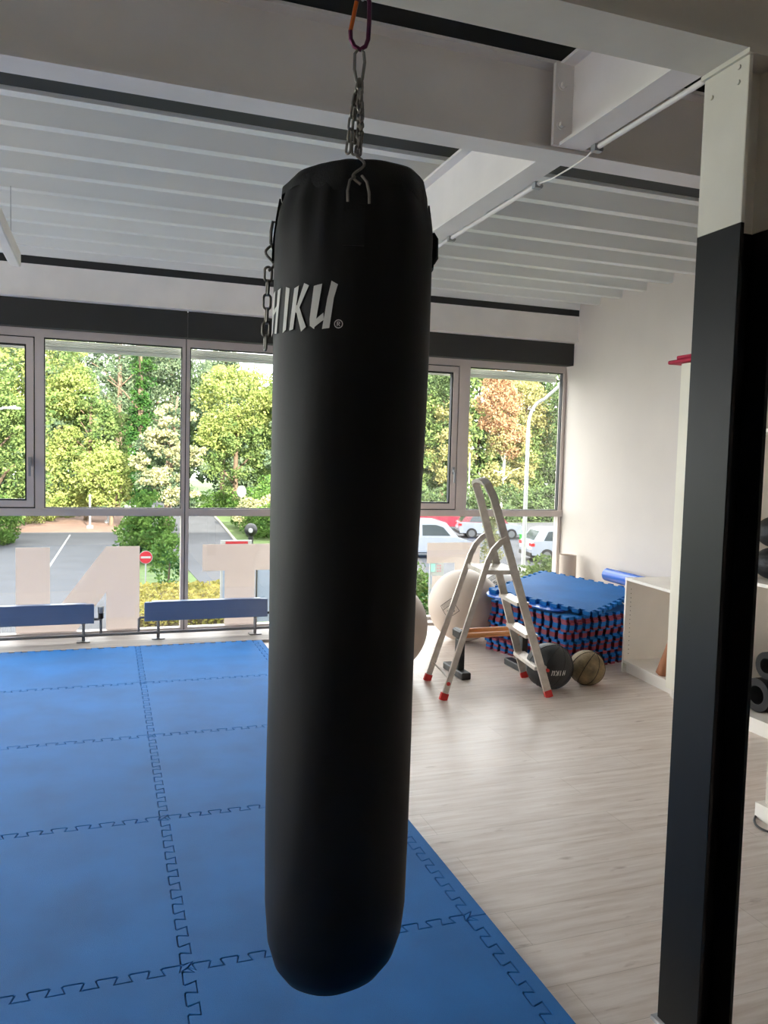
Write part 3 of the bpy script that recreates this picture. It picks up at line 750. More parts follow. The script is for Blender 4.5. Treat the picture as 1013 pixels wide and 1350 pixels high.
gymball('exercise_ball','large greige exercise ball with printed square mark, behind the ladder',(2.875,6.10),.305,M['ball'],(rad(-138),rad(3)))
gymball('exercise_ball','greige exercise ball half hidden behind right edge of the bag',(1.845,5.30),.338,M['ball'])
gymball('exercise_ball','pearl-white exercise ball in the back by the window, beside the mat stack',(3.37,6.5),.275,M['ballpearl'],(rad(-116),rad(46)))
# medicine balls
def medball(lab, c, r, m, word):
    t = thing('medicine_ball', lab, 'medicine ball', (c[0],c[1],0))
    mb = MB(); mb.sphere((c[0],c[1],r*.97), r, 56, 28, (1,1,.97)); mb.build('ball_skin', m, t, True)
    s = MB()
    ax = Vector((.35,-.25,.9)).normalized(); u = ax.orthogonal().normalized(); v = ax.cross(u)
    for k in range(4):
        an = PI*k/4; d = u*math.cos(an)+v*math.sin(an)
        pts = []
        for j in range(48):
            th = 2*PI*j/48; q = (ax*math.cos(th)+d*math.sin(th))*(r+.0004)
            pts.append((c[0]+q.x,c[1]+q.y,r*.97+q.z*.97))
        s.tube(pts,.0022,6,closed=True)
    s.build('seams', M['seam'], t)
    if word:
        o = MB(); az, el = rad(-100), rad(-3)
        n0 = Vector((math.cos(az)*math.cos(el), math.sin(az)*math.cos(el), math.sin(el))); rt = Vector((0,0,1)).cross(n0).normalized(); up = n0.cross(rt)
        # the word stands upside down on the ball
        x = .055
        for g,wd in (('H',.026),('I',.016),('K',.022),('U',.024)):
            for q in glyph[g]:
                vs = []
                for (px,py) in q:
                    w_ = (n0*r + rt*(x-px*wd) + up*(.018-py*.036)).normalized()*(r+.0015); vs.append((c[0]+w_.x,c[1]+w_.y,r*.97+w_.z*.97))
                o.add(vs,[(0,1,2,3)])
            x -= wd*1.18
        o.build('printed_word', M['bagtext'], t, label='upside-down lettering HIKU')
medball('black leather medicine ball with upside-down print, beside the ladder foot',(2.842,4.645),.160,M['blackball'],True)
medball('smaller worn brown leather medicine ball touching the white cabinet side',(3.150,4.66),.124,M['brownball'],False)

# ================================================================== MAT STACK
SA = rad(15); SO = Vector((3.215,4.985,0)); SW = .86
def spt(x,y): return (SO.x+x*math.cos(SA)-y*math.sin(SA), SO.y+x*math.sin(SA)+y*math.cos(SA))
AMP = .02
tp = tile_poly(0,SW,0,SW,10,10,10,10)
TH = .036
def two_tone(flip):
    pl = offset_poly(tp,.0005); n = len(pl); mb = MB()
    mb.cur = 0; mb.add([(x,y,TH/2) for x,y in pl]+[(x,y,TH) for x,y in pl],[list(range(n,2*n))]+[(i,(i+1)%n,n+(i+1)%n,n+i) for i in range(n)])
    mb.cur = 1; mb.add([(x,y,0) for x,y in pl]+[(x,y,TH/2) for x,y in pl],[list(range(n))[::-1]]+[(i,(i+1)%n,n+(i+1)%n,n+i) for i in range(n)])
    return mb
AMP = .017
random.seed(5)
src = {}
ordn = ['lowest, on the floor','second from the floor','third from the floor','fourth from the floor','fifth from the floor','sixth from the floor','seventh from the floor','eighth from the floor','ninth from the floor','tenth from the floor','just below the loose blue top mat']
NST = 11
for k in range(NST):
    flip = k in (2,3,6,9)
    if flip not in src:
        o = two_tone(flip).build('puzzle_mat', [M['matred'],M['mat']] if flip else [M['mat'],M['matred']]); src[flip] = o
    else:
        o = src[flip].copy(); C.objects.link(o)
    dx = random.uniform(-.016,.006)-(.03 if k < 3 else 0); dy = random.uniform(-.012,.012)-(.02 if k < 3 else 0)
    o.location = (SO.x+dx, SO.y+dy+.02, k*TH); o.rotation_euler = (0,0,SA+random.uniform(-.012,.012))
    tag(o, 'red and blue puzzle mat in the stack, %s' % ordn[k], 'floor mat', 'stacked red and blue puzzle mats')
ztop = NST*TH
# loose top mat: turned, its back corner resting higher on the rolled mat behind
TA = rad(31); TW = .90; g_ = .065/TW
def tmat(x,y,z):
    return Vector((3.40+x*math.cos(TA)-y*math.sin(TA), 4.985+x*math.sin(TA)+y*math.cos(TA), ztop+.012+g_*(x+y)+z))
AMP = .02; tp2 = tile_poly(0,TW,0,TW,10,10,10,10); AMP = .017
mb = mat_mesh(tp2,0,.028,.0005); mb.v = [tuple(tmat(*v)) for v in mb.v]
tag(mb.build('puzzle_mat', [M['mat']]), 'bright blue puzzle mat lying loose on top of the stack', 'floor mat')
# thin smooth exercise mat poking out on the left
mb = MB(); pl = []
x0,x1,y0,y1,R = -.10,.62,.22,.92,.12
for (cx_,cy_,a0) in ((x1-R,y0+R,-90),(x1-R,y1-R,0),(x0+R,y1-R,90),(x0+R,y0+R,180)):
    for k in range(9): an = rad(a0+90*k/8); pl.append((cx_+R*math.cos(an), cy_+R*math.sin(an)))
mb.prism(pl, -.0115, -.0008, lambda x,y,z: tuple(tmat(x,y,z)))
tag(mb.build('exercise_mat', M['blueshiny']), 'smooth shiny blue exercise mat with rounded end, under the top mat', 'exercise mat')
# rolled blue mat against the wall
RX, RZ, RR = 4.19, ztop+.165, .064
mb = MB(); pts = []; pts2 = []
for k in range(60):
    th = 2*PI*k/20; r = .026+(RR-.026)*k/60; pts.append((RX+r*math.cos(th), RZ+r*math.sin(th)))
    r -= .010; pts2.append((RX+r*math.cos(th), RZ+r*math.sin(th)))
n = 60
mb.add([(x,5.10,z) for x,z in pts]+[(x,5.95,z) for x,z in pts]+[(x,5.10,z) for x,z in pts2]+[(x,5.95,z) for x,z in pts2],
   [(i,i+1,n+i+1,n+i) for i in range(n-1)]+[(2*n+i+1,2*n+i,3*n+i,3*n+i+1) for i in range(n-1)]+[(i+1,i,2*n+i,2*n+i+1) for i in range(n-1)]+[(n+i,n+i+1,3*n+i+1,3*n+i) for i in range(n-1)]+[(n-1,2*n-1,4*n-1,3*n-1)])
tag(mb.build('rolled_mat', M['blueshiny'], None, True), 'rolled blue exercise mat on the stack against the right wall', 'rolled mat')
# pale cardboard tube standing in the corner
mb = MB(); mb.lathe([(.072,.022),(.078,.03),(.08,.66),(.078,.668),(.070,.664),(.068,.60),(.066,.05),(0,.05)], (4.13,6.50,0), 40)
tag(mb.build('cylinder_bin', M['ball'], None, 40), 'pale greige upright cylinder standing in the corner behind the mat stack', 'bin')

# ================================================================== LOW PARALLEL BARS
pb = thing('parallel_bars', 'low parallel bars of two wooden rails on black stands, behind the ladder', 'exercise bars', (2.63,5.2,0))
for yy,zz in ((5.06,.292),(5.15,.306)):
    MB().tube([(2.36,yy,zz),(2.90,yy,zz)],.019,14).build('wooden_rail', M['wood'], pb, True)
for xx in (2.375,2.88):
    mb = MB(); mb.bbox(xx-.035,4.96,0,xx+.035,5.30,.05,.006); mb.build('base', M['blackplastic'], pb)
    mb = MB(); mb.bbox(xx-.024,5.05,.05,xx+.024,5.12,.265,.004); mb.build('upright', M['blackplastic'], pb)
    mb = MB(); mb.bbox(xx-.024,5.03,.265,xx+.024,5.18,.332,.012); mb.build('rail_clamp', M['blackplastic'], pb)
# ================================================================== CABINETS
cab = thing('open_cabinet', 'low white open cabinet right of the mat stack, without door', 'cabinet', (3.9,4.57,0))
ca = rad(5.5)
def cp(x,y): # local x depth 0..0.62 from front, y 0..0.66 from near end
    return (3.545+x*math.cos(ca)+y*math.sin(ca)*1.0, 4.262-x*math.sin(ca)+y*math.cos(ca))
def cbox(nm, x0,y0,z0,x1,y1,z1, m=M['white'], par=cab, **kw):
    mb = MB(); mb.prism([cp(x0,y0),cp(x1,y0),cp(x1,y1),cp(x0,y1)], z0, z1); return mb.build(nm, m, par, **kw)
CD = .60; CL = .635; CZ = .705
cbox('side_panel',0,CL-.019,0,CD,CL,CZ-.019); cbox('side_panel',0,0,0,CD,.019,CZ-.019)
cbox('top_panel',-.003,0,CZ-.019,CD,CL,CZ); cbox('bottom_panel',0,.019,.075,CD-.01,CL-.019,.094)
cbox('back_panel',CD-.012,.019,.094,CD-.004,CL-.019,CZ-.019); cbox('plinth',.03,.019,0,.045,CL-.019,.075)
ph = None
for xx in (.04,CD-.08):
    for k in range(16):
        z = .14+k*.032; c = cp(xx,CL-.019); d = Vector((cp(xx,CL-.021)[0]-c[0], cp(xx,CL-.021)[1]-c[1],0))
        if ph is None:
            ph = MB().tube([-d*.2, d*.4],.0032,8).build('shelf_pin_hole', M['hole'], cab, False, True); o = ph
        else: o = ph.copy(); C.objects.link(o); o.parent = cab
        o.location = Vector((c[0],c[1],z))-cab.location
# wooden club leaning inside
mb = MB(); p0 = Vector((3.605,4.445,.0955)); p1 = Vector((3.665,4.35,.57)); ax = (p1-p0)
mb.tube([p0,p0+ax*.02,p0+ax*.08,p0+ax*.25,p0+ax*.6,p0+ax*.95,p1],[.028,.042,.040,.033,.022,.016,.010],16)
tag(mb.build('wooden_club', M['club'], None, True), 'reddish wooden club leaning inside the open white cabinet', 'club')
# tall cabinet beside it
tc = thing('tall_cabinet', 'tall cream cabinet half hidden behind the black column', 'cabinet', (3.85,3.98,0))
mb = MB(); mb.box(3.50,3.93,.07,4.26,4.25,2.19); mb.build('carcass', M['white'], tc)
MB().box(3.481,3.932,.075,3.499,4.248,2.186).build('door', M['cream'], tc)
MB().box(3.53,3.94,0,4.2,4.24,.07).build('plinth', M['white'], tc)
mb = MB(); mb.bbox(3.46,3.95,2.191,3.95,4.36,2.215,.006); mb.bbox(3.47,3.95,2.2152,3.93,4.29,2.24,.006)
tag(mb.build('folded_cloth', M['red']), 'dark red folded cloth lying on top of the tall cabinet', 'cloth')
# open shelf unit further right, seen past the column
su = thing('shelf_unit', 'white shelf unit with black gear, right of the column', 'shelf', (3.9,3.1,0))
for nm,b in (('side_panel',(3.53,3.90,0,4.26,3.918,2.19)),('side_panel',(3.53,2.50,0,4.26,2.518,2.19)),('shelf',(3.53,2.518,.07,4.25,3.90,.09)),('shelf',(3.53,2.518,.853,4.25,3.90,.873)),('shelf',(3.53,2.518,1.735,4.25,3.90,1.755)),('top_panel',(3.53,2.518,2.17,4.25,3.90,2.19)),('back_panel',(4.25,2.518,.0,4.26,3.90,2.19)),('plinth',(3.54,2.518,0,3.555,3.90,.07))):
    MB().box(*b).build(nm, M['white'], su)
for (c,r,lab) in (((3.735,3.67,.873),.105,'black ball on the middle shelf, right of the column'),):
    mb = MB(); mb.sphere((c[0],c[1],c[2]+r*.9+.001), r, 32, 16,(1,1,.9)); tag(mb.build('medicine_ball', M['blackball'], None, True), lab, 'medicine ball')
mb = MB(); mb.sphere((3.735,3.67,.873+.190+.093), .10, 32, 16,(1,1,.92)); tag(mb.build('medicine_ball', M['blackball'], None, True), 'black ball resting on another ball, right of the column', 'medicine ball')
def roller(c0,c1,r,lab):
    mb = MB(); d = Vector(c1)-Vector(c0)
    for R,fl in ((r,1),(r*.55,0)):
        mb.tube([c0,c1],R,28,caps=False)
    n = 28; mb.add([],[])
    for e in (0,1): mb.f += [[e*n+j, e*n+(j+1)%n, 2*n+e*n+(j+1)%n, 2*n+e*n+j] for j in range(n)]; mb.mi += [0]*n
    tag(mb.build('foam_roller', M['blackrubber'], None, True), lab, 'foam roller')
roller((3.63,3.63,.192),(4.15,3.63,.192),.10,'black foam roller on the lowest shelf, right of the column')
roller((3.66,3.60,.373),(4.15,3.60,.373),.08,'smaller black roller lying on another roller, lowest shelf')
# white partition end with skirting and a cable on the floor
struct(MB().box(2.725,2.56,0,3.3,2.64,2.5).build('wall_partition', M['wall']))
mb = MB(); mb.prism([(2.69,2.54),(3.3,2.54),(3.3,2.66),(2.69,2.66)],0,.07); struct(mb.build('baseboard_partition', M['white']))
mb = MB(); pts = []
for k in range(25):
    t = k/24; pts.append((2.95-.33*math.sin(PI*(.08+.9*t)), 2.36+.42*t, .006))
mb.tube(pts,.005,8); tag(mb.build('power_cable', M['cable'], None, True), 'thin dark cable looping on the floor right of the column', 'cable')
struct(MB().box(XR-.015,YB,0,XR,2.49,.07).build('baseboard_right', M['white']))

# ================================================================== HANGING LAMP
def lum(x,y0,y1,lab):
    t = thing('pendant_lamp', lab, 'lamp', (x,(y0+y1)/2,2.6), 'white linear pendant lamps')
    MB().bbox(x-.031,y0,2.605,x+.031,y1,2.685,.004).build('housing', M['lamp'], t)
    MB().box(x-.024,y0+.01,2.601,x+.024,y1-.01,2.6045).build('diffuser', M['lamp'], t)
    for yy in (y0+.22,y1-.22): MB().cyl((x,yy,2.685),(x,yy,2.999),.0018,6).build('wire', M['galv'], t)
lum(-.517,3.73,5.235,'white linear pendant lamp hanging at the left frame edge')
# ================================================================== OUTSIDE
rnd = random.Random(11)
struct(MB().box(-60,6.96,GZ-.4,110,150,GZ).build('lawn_ground', M['grass']))
def flat(poly, z, nm, m): 
    mb = MB(); mb.prism(poly, GZ-.05, GZ+z); return struct(mb.build(nm, m))
flat([(-14,8),(-1.0,8),(.35,20),(.75,30),(.9,40),(.4,50),(1.2,62),(-12,62),(-10,50),(-4.6,48),(-14,38)], .02, 'road', M['asphalt'])
flat([(3.4,24),(5.6,24),(6.2,38),(6.7,45),(7.4,56),(7.9,66),(4.6,84),(1.2,84),(3.0,66),(3.4,50),(3.0,38)], .02, 'side_road', M['asphalt'])
flat([(9,27),(44,27),(60,50),(60,58),(12,54),(11,38)], .02, 'parking_ground', M['asphalt'])
flat([(.9,40),(3.4,50),(3.2,56),(.9,56)], .021, 'road_link', M['asphalt'])
flat([(-13,49.5),(.45,49.5),(1.3,64),(-13,64)], .026, 'far_sun_tinted_road', M['sunlit_road'])  # same road further off, its sunlit pink painted as surface colour
mb = MB(); mb.prism([(-2.27,34),(-2.19,34),(-1.93,48),(-2.01,48)], GZ, GZ+.024); tag(mb.build('road_marking', M['paint']), 'white painted line along the grey road', 'road marking')
mb = MB(); mb.tube([(6.25,38,GZ+.05),(6.75,45,GZ+.05),(7.45,56,GZ+.05),(7.95,66,GZ+.05)], .09, 6); tag(mb.build('kerb', M['kerb']), 'pale kerb stone edging the side road to the right', 'kerb')

# ---- foliage
def leaves(mb, c, r, n, size, flatness=0., shell=.5):
    for _ in range(n):
        while True:
            x,y,z = rnd.uniform(-1,1),rnd.uniform(-1,1),rnd.uniform(-1,1); q = x*x+y*y+z*z
            if .02 < q < 1: break
        k = (q**.5)**-shell if shell else 1
        p = Vector((c[0]+x*k*r[0], c[1]+y*k*r[1], c[2]+z*k*r[2]))
        nrm = Vector((rnd.gauss(0,1),rnd.gauss(0,1),rnd.gauss(0,1)+flatness))
        if nrm.length < .01: nrm = Vector((0,0,1))
        nrm.normalize(); a = nrm.orthogonal().normalized(); b_ = nrm.cross(a)
        th = rnd.uniform(0,6.28); a, b_ = a*math.cos(th)+b_*math.sin(th), b_*math.cos(th)-a*math.sin(th)
        s1 = size*rnd.uniform(.6,1.25); s2 = s1*.62
        bend = nrm*s1*.22
        mb.add([p-a*s1, p-b_*s2+bend, p+a*s1, p+b_*s2+bend], [(0,1,2,3)])
def crown(mb, blobs, per, cl, size, flat_=0., squash=.75, shell=.55):
    """blobs: ellipsoids; each filled with leaf clumps near its surface"""
    for (cx_,cy_,cz_,rx,ry,rz,nc) in blobs:
        for _ in range(nc):
            while True:
                x,y,z = rnd.uniform(-1,1),rnd.uniform(-1,1),rnd.uniform(-1,1); q = x*x+y*y+z*z
                if .05 < q < 1: break
            k = q**(-.5*shell)
            c = (cx_+x*k*rx, cy_+y*k*ry, cz_+z*k*rz)
            s = cl*rnd.uniform(.7,1.3)
            leaves(mb, c, (s,s,s*squash), per, size, flat_, .2)
def trunk(mb, x, y, z0, z1, r0, r1, lean=0, branches=5, spread=2.2):
    pts = [Vector((x+lean*t+.12*math.sin(3*t+x), y+.1*math.sin(4*t+y), z0+(z1-z0)*t)) for t in [k/7 for k in range(8)]]
    mb.tube(pts, [r0+(r1-r0)*k/7 for k in range(8)], 8)
    for k in range(branches):
        t = .4+.5*k/max(1,branches-1); p = pts[min(7,int(t*7))]; an = rnd.uniform(0,6.28)
        e = p+Vector((math.cos(an)*spread, math.sin(an)*spread, spread*.8)); m_ = (p+e)/2+Vector((0,0,.25))
        rr = r0*(1-t)*.5+.03; mb.tube([p,m_,e],[rr,rr*.7,rr*.3],6)
def tree(lab, x, y, blobs, leaf, tr, per=95, cl=.75, size=.125, bark='bark', nm='tree', group='trees beyond the road', second=None, **kw):
    t = thing(nm, lab, 'tree', (x,y,GZ), group)
    mb = MB(); crown(mb, blobs, per, cl, size, **kw); mb.build('foliage', M[leaf], t)
    if second:
        mb = MB(); crown(mb, second[1], second[2] if len(second) > 2 else per, cl*.8, size, **kw); mb.build('foliage', M[second[0]], t, label=second[3] if len(second) > 3 else 'lighter foliage')
    mb = MB(); trunk(mb, x, y, GZ, *tr); mb.build('trunk', M[bark], t, True)
    return t
G = GZ
# left: round green tree, yellow bushes, pines
tree('round bushy green tree at the far left, left of the road', -6.2, 50, [(-6.2,50,G+4.2,3.0,2.6,3.8,110),(-7.4,49,G+7.8,2.4,2.2,2.4,40)], 'l_green', (G+8,.3,.1))
tree('tall yellow-green tree rising behind the round green tree', -5.0, 60, [(-5.0,60,G+10.5,3.4,3,3.6,90),(-7.5,60,G+7,3,3,3,50)], 'l_yellow', (G+11,.32,.1), second=('l_green',[(-4.2,59,G+9,3,2.8,4,60)],60))
tree('yellow-green leafy tree left of the ivy-clad trunk', -1.2, 58, [(-1.9,58,G+3.4,2.0,2.0,2.8,66),(-2.6,58.6,G+8.6,1.5,1.6,1.4,26)], 'l_yellow', (G+8,.22,.08), second=('l_green',[(-1.0,58.2,G+5.4,2.5,2.2,3.6,90)],70))
tree('low pale yellow tree overhanging the end of the road', .2, 54, [(.1,54,G+3.2,1.6,1.5,1.8,48)], 'l_yellow', (G+3,.14,.05))
tree('dark pine with bare brown branches behind the yellow-green tree', .6, 68, [(.4,68,G+11.5,4.0,3.2,2.0,60),(.2,68,G+8.6,3.2,3,1.2,34),(2.2,68,G+13.6,3.2,3,1.6,34)], 'l_pine', (G+14,.34,.12,.4,9,2.6), per=60, cl=.85, size=.12, squash=.4)
iv = tree('trunk clad in dark green ivy like a column, in front of the pines', 1.95, 50, [(1.95+.1*math.sin(k),50,G+1+k*1.05,.62+.12*math.sin(k*1.7),.6,.75,13) for k in range(12)], 'l_ivy', (G+12.5,.25,.1), per=46, cl=.36, size=.10)
tree('pine with pale needle tufts right of the ivy-clad trunk', 3.2, 47, [(3.5,47,G+6.4,1.2,1.2,.8,20),(2.7,46.8,G+5.2,1.2,1.0,.7,20),(4.0,47,G+4.4,1.5,1.2,.8,26),(2.9,46.6,G+3.2,1.5,1.2,.7,24),(3.9,46.6,G+2.3,1.4,1.1,.7,18)], 'l_pine', (G+8,.2,.06,.6,8,1.2), per=50, cl=.45, size=.10, squash=.6,
     second=('l_tuft',[(3.5,46.2,G+6.8,1.1,.8,.6,16),(2.7,46,G+5.5,1.0,.7,.5,14),(4.0,46,G+4.7,1.4,.8,.6,22),(2.9,45.8,G+3.4,1.3,.8,.5,18),(3.7,45.6,G+2.4,1.2,.8,.5,14),(1.6,45.8,G+4.3,.7,.6,.4,6)],46,'pale needle tufts'))
tree('dark blue-green pine crown against the sky, behind the tufted pine', 5.0, 70, [(5.0,70,G+12,2.6,2.4,2.2,50),(4.6,70,G+8.5,3,2.4,2.4,50)], 'l_pine', (G+13,.3,.1), cl=.9, size=.12, squash=.5)
tree('bright yellow-green maple beyond the side road', 9.8, 64, [(9.8,64,G+9.0,2.9,2.5,2.9,90),(8.4,63.6,G+6.4,1.8,1.6,1.6,26)], 'l_yellow', (G+8,.28,.1), second=('l_green',[(9.8,63.6,G+5,3,2.4,3.2,90)],70))
tree('slender spruce with drooping branches behind the bright maple', 10.4, 76, [(10.4,76,G+5+k*1.15,2.8-.22*k,2.4-.2*k,.55,20) for k in range(11)], 'l_pine', (G+17.5,.26,.05,0,0), per=50, cl=.6, size=.15, squash=.4)
tree('blue-grey conifer right of the bright maple, beside the bag', 13.6, 60, [(13.6,60,G+3+k*1.0,2.3-.16*k,2,.6,22) for k in range(11)], 'l_pine', (G+13.5,.24,.05,0,0), per=50, cl=.6, size=.14, squash=.45)
tree('broad green tree hidden mostly behind the punching bag', 18.5, 62, [(18.5,62,G+7,3.6,3,5,150)], 'l_green', (G+10,.3,.1))
tree('second green tree behind the punching bag', 24.0, 64, [(24.0,64,G+7,3.2,3,5,130)], 'l_green', (G+10,.3,.1))
# right side
tree('grey-green tree seen through the opening sash on the right', 27.6, 64, [(27.6,64,G+7.5,2.2,2.2,5.2,120)], 'l_dark', (G+11,.24,.1), second=('l_gold',[(27.4,62,G+5.2,1.9,1.5,2.4,40),(27.8,62,G+8.8,1.6,1.3,1.4,18)],50,'golden foliage'))
tree('orange-leaved birch with a white trunk right of the window mullion', 32.2, 62, [(31.9,62,G+9.6,1.5,1.5,2.8,70),(32.6,61.6,G+6.8,1.4,1.4,1.2,18)], 'l_orange', (G+11,.17,.06,.8,7,1.5), bark='birch', second=('l_gold',[(32.8,61.6,G+5.0,2.4,1.8,3.0,80)],54,'golden foliage'))
tree('golden-green tree between the birch and the street lamp', 35.6, 64, [(35.6,64,G+8.2,2.2,2.2,4.2,110)], 'l_gold', (G+10,.2,.08), second=('l_green',[(35.4,63,G+5,2.4,2,3,70)],60))
tree('grey-green tree behind the curved street lamp', 39.4, 62, [(39.4,62,G+7.2,3.0,2.8,5.4,170)], 'l_dark', (G+11,.3,.1))
tree('dark green tree at the right edge of the window', 44.6, 62, [(44.6,62,G+7.2,3.0,2.8,5.4,140)], 'l_dark', (G+11,.3,.1))
# forest edge behind
k = 0
for (x,y,h,r,lf) in ((-16,84,13,5,'l_green'),(-9,86,15,5,'l_pine'),(-2,88,16,5,'l_pine'),(5,90,15.5,4.5,'l_dark'),(12.5,92,14.5,4.5,'l_pine'),(21,92,14,5,'l_green'),(29,90,16,5,'l_dark'),(36,90,17,5,'l_dark'),(43.5,90,17,5,'l_green'),(51,88,17,5,'l_dark'),(59,86,17,5,'l_dark'),(67,84,17,5,'l_dark')):
    side = ['at the far left','second from the left','third from the left','behind the pines left of the mullion','behind the slender spruce','behind the punching bag','behind the right sash','behind the orange birch','behind the golden-green tree','behind the curved lamp','second from the right','at the far right'][k]
    tree('tall tree of the forest edge, '+side, x, y, [(x,y,G+h*.62,r,3,h*.42,150),(x+rnd.uniform(-1,1),y-.8,G+h*.3,r,2.6,h*.3,90)], lf, (G+h*.8,.36,.12,0,4,2.5), per=44, cl=1.2, size=.34, group='forest edge trees'); k += 1
# ---- bushes and hedges
def bush(lab, x, y, blobs, leaf, per=60, cl=.4, size=.085, nm='bush', cat='bush', group='bushes along the road', **kw):
    t = thing(nm, lab, cat, (x,y,GZ), group)
    mb = MB(); crown(mb, blobs, per, cl, size, **kw); mb.build('foliage', M[leaf], t)
    for (cx_,cy_,cz_,rx,ry,rz,nc) in blobs[:3]: MB().tube([(cx_,cy_,GZ),(cx_+.05,cy_,cz_)],[.05,.02],6).build('stem', M['bark'], t)
    return t
bush('dark green clipped bush left of the grey road', -5.6, 43, [(-5.7,43.5,G+1.1,1.5,2.6,1.3,110),(-7.6,43,G+1.3,1.6,2.6,1.5,60)], 'l_bush')
bush('low sunlit yellow bushes left of the far road', -4.0, 58, [(-4.4,57,G+.7,1.4,2,.9,40),(-2.9,61,G+.7,1.0,2,.8,34),(-5.6,55,G+.9,1.2,2,1,30)], 'l_yellow')
bush('dense dark green bush behind the no-entry sign', 1.55, 35, [(1.75,36,G+1.5,.85,1.2,1.5,60),(1.1,36.5,G+1.0,.6,1,.9,34),(2.2,35.4,G+.8,.6,1,.9,30)], 'l_bush')
bush('wispy young shrub right of the no-entry sign', 2.15, 29.5, [(2.1,29.5,G+.9,.5,.5,1.0,26)], 'l_bush', per=26, cl=.3)
bush('bushes along the bank right of the side road', 9.3, 50, [(9.0,52,G+1.3,1.5,2.4,1.4,60),(10.4,50,G+1.8,1.8,2.4,1.8,70),(8.3,46,G+.7,.9,1.6,.8,40),(9.6,45,G+1.1,1.2,1.8,1.1,50)], 'l_bush')
bush('pale yellow shrub on the bank below the globe lamp', 8.6, 49, [(8.3,49,G+1.2,.8,1.2,.8,34),(9.2,47.6,G+1.5,.8,1,.7,24)], 'l_tuft')
bush('low green hedge at the bend of the side road', 8.6, 68, [(8.4,68,G+.8,2.0,1.2,.8,60),(10.5,68,G+.9,1.6,1.2,.9,44)], 'l_bush', nm='hedge', cat='hedge')
bush('dark hedge behind the parked cars', 30, 57, [(22+4*i,57,G+1.4,2.6,1.2,1.5,48) for i in range(7)], 'l_dark', nm='hedge', cat='hedge', cl=.6, size=.14)
bush('bright green bush at the bottom of the rightmost window', 12.5, 21.0, [(12.5,21,G+.9,.62,.7,.9,56),(12.1,20.4,G+.6,.45,.5,.6,26)], 'l_green', size=.075)
bush('young pale conifer left of the curved street lamp', 15.1, 29.5, [(15.05,29.5,G+.5+.42*k,.5-.07*k,.5-.07*k,.25,10) for k in range(6)], 'l_tuft', per=30, cl=.2, size=.06)
bush('low green plants right of the bag, behind the notice board', 9.2, 22, [(8.9,22.4,G+.6,.8,.6,.8,40),(10.1,22,G+.5,.5,.5,.6,24)], 'l_bush', size=.07)
# clipped hedge, sunlight put into its leaf colour: one box-shaped thing
hd = thing('clipped_hedge', 'low clipped hedge, coloured as sunlit, in front of the no-entry sign', 'hedge', (2.1,22.5,GZ))
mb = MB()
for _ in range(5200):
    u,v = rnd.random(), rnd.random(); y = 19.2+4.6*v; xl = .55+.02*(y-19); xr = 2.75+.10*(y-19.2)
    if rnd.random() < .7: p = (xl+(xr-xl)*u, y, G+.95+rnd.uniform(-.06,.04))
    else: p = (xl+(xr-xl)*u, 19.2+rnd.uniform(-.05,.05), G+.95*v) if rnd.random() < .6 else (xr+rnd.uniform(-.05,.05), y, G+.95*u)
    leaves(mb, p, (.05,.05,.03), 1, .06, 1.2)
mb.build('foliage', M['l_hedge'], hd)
MB().prism([(.6,19.3),(2.68,19.3),(3.15,23.7),(.7,23.7)], GZ, GZ+.86).build('inner_branches', M['bark'], hd)
# ---- street furniture
ne = thing('no_entry_sign', 'round red no-entry sign with a white bar on a thin pole', 'sign', (1.11,25,GZ))
MB().cyl((1.11,25.02,GZ),(1.11,25.02,-1.45),.022,10).build('pole', M['galv'], ne)
mb = MB(); mb.cyl((1.11,25.0,-1.63),(1.11,25.012,-1.63),.198,36); mb.build('rim', M['signwhite'], ne)
mb = MB(); mb.cyl((1.11,24.994,-1.63),(1.11,25.0,-1.63),.184,36); mb.build('disc', M['signred'], ne)
MB().box(.965,24.99,-1.662,1.255,24.9935,-1.598).build('white_bar', M['signwhite'], ne)
ib = thing('notice_board', 'white notice board with a red header behind the letter T', 'notice board', (3.07,20,GZ))
MB().box(2.68,19.99,-2.25,3.46,20.03,-.60).build('board', M['signwhite'], ib)
MB().box(2.80,19.982,-.80,3.36,19.989,-.63).build('red_header', M['signred'], ib)
MB().box(2.74,19.982,-2.2,3.40,19.989,-.90).build('sheet', M['signblue'], ib)
for xx in (2.74,3.40): MB().box(xx-.03,20.03,GZ,xx+.03,20.07,-.75).build('post', M['galv'], ib)
gp = thing('glass_panel', 'pale blue panels of a small shelter right of the letter T stem', 'panel', (4.05,20,GZ))
for xx in (3.62,4.02,4.42): MB().box(xx,20.0,-2.7,xx+.37,20.02,-1.15).build('panel', M['signblue'], gp)
for xx in (3.58,3.99,4.39,4.8): MB().box(xx,19.98,GZ,xx+.03,20.03,-1.1).build('post', M['blackplastic'], gp)
rl = thing('railing', 'grey railing of thin vertical bars behind the reversed letter N', 'railing', (-1.6,20,GZ))
mb = MB(); mb.tube([(-3.2,20,-2.14),(-.42,20,-2.14)],.02,8); mb.build('top_rail', M['galv'], rl)
mb = MB(); mb.tube([(-3.2,20,-3.08),(-.42,20,-3.08)],.016,8); mb.build('bottom_rail', M['galv'], rl)
for k in range(29): MB().cyl((-3.2+.099*k,20,GZ),(-3.2+.099*k,20,-2.14),.009,6).build('bar', M['galv'], rl)
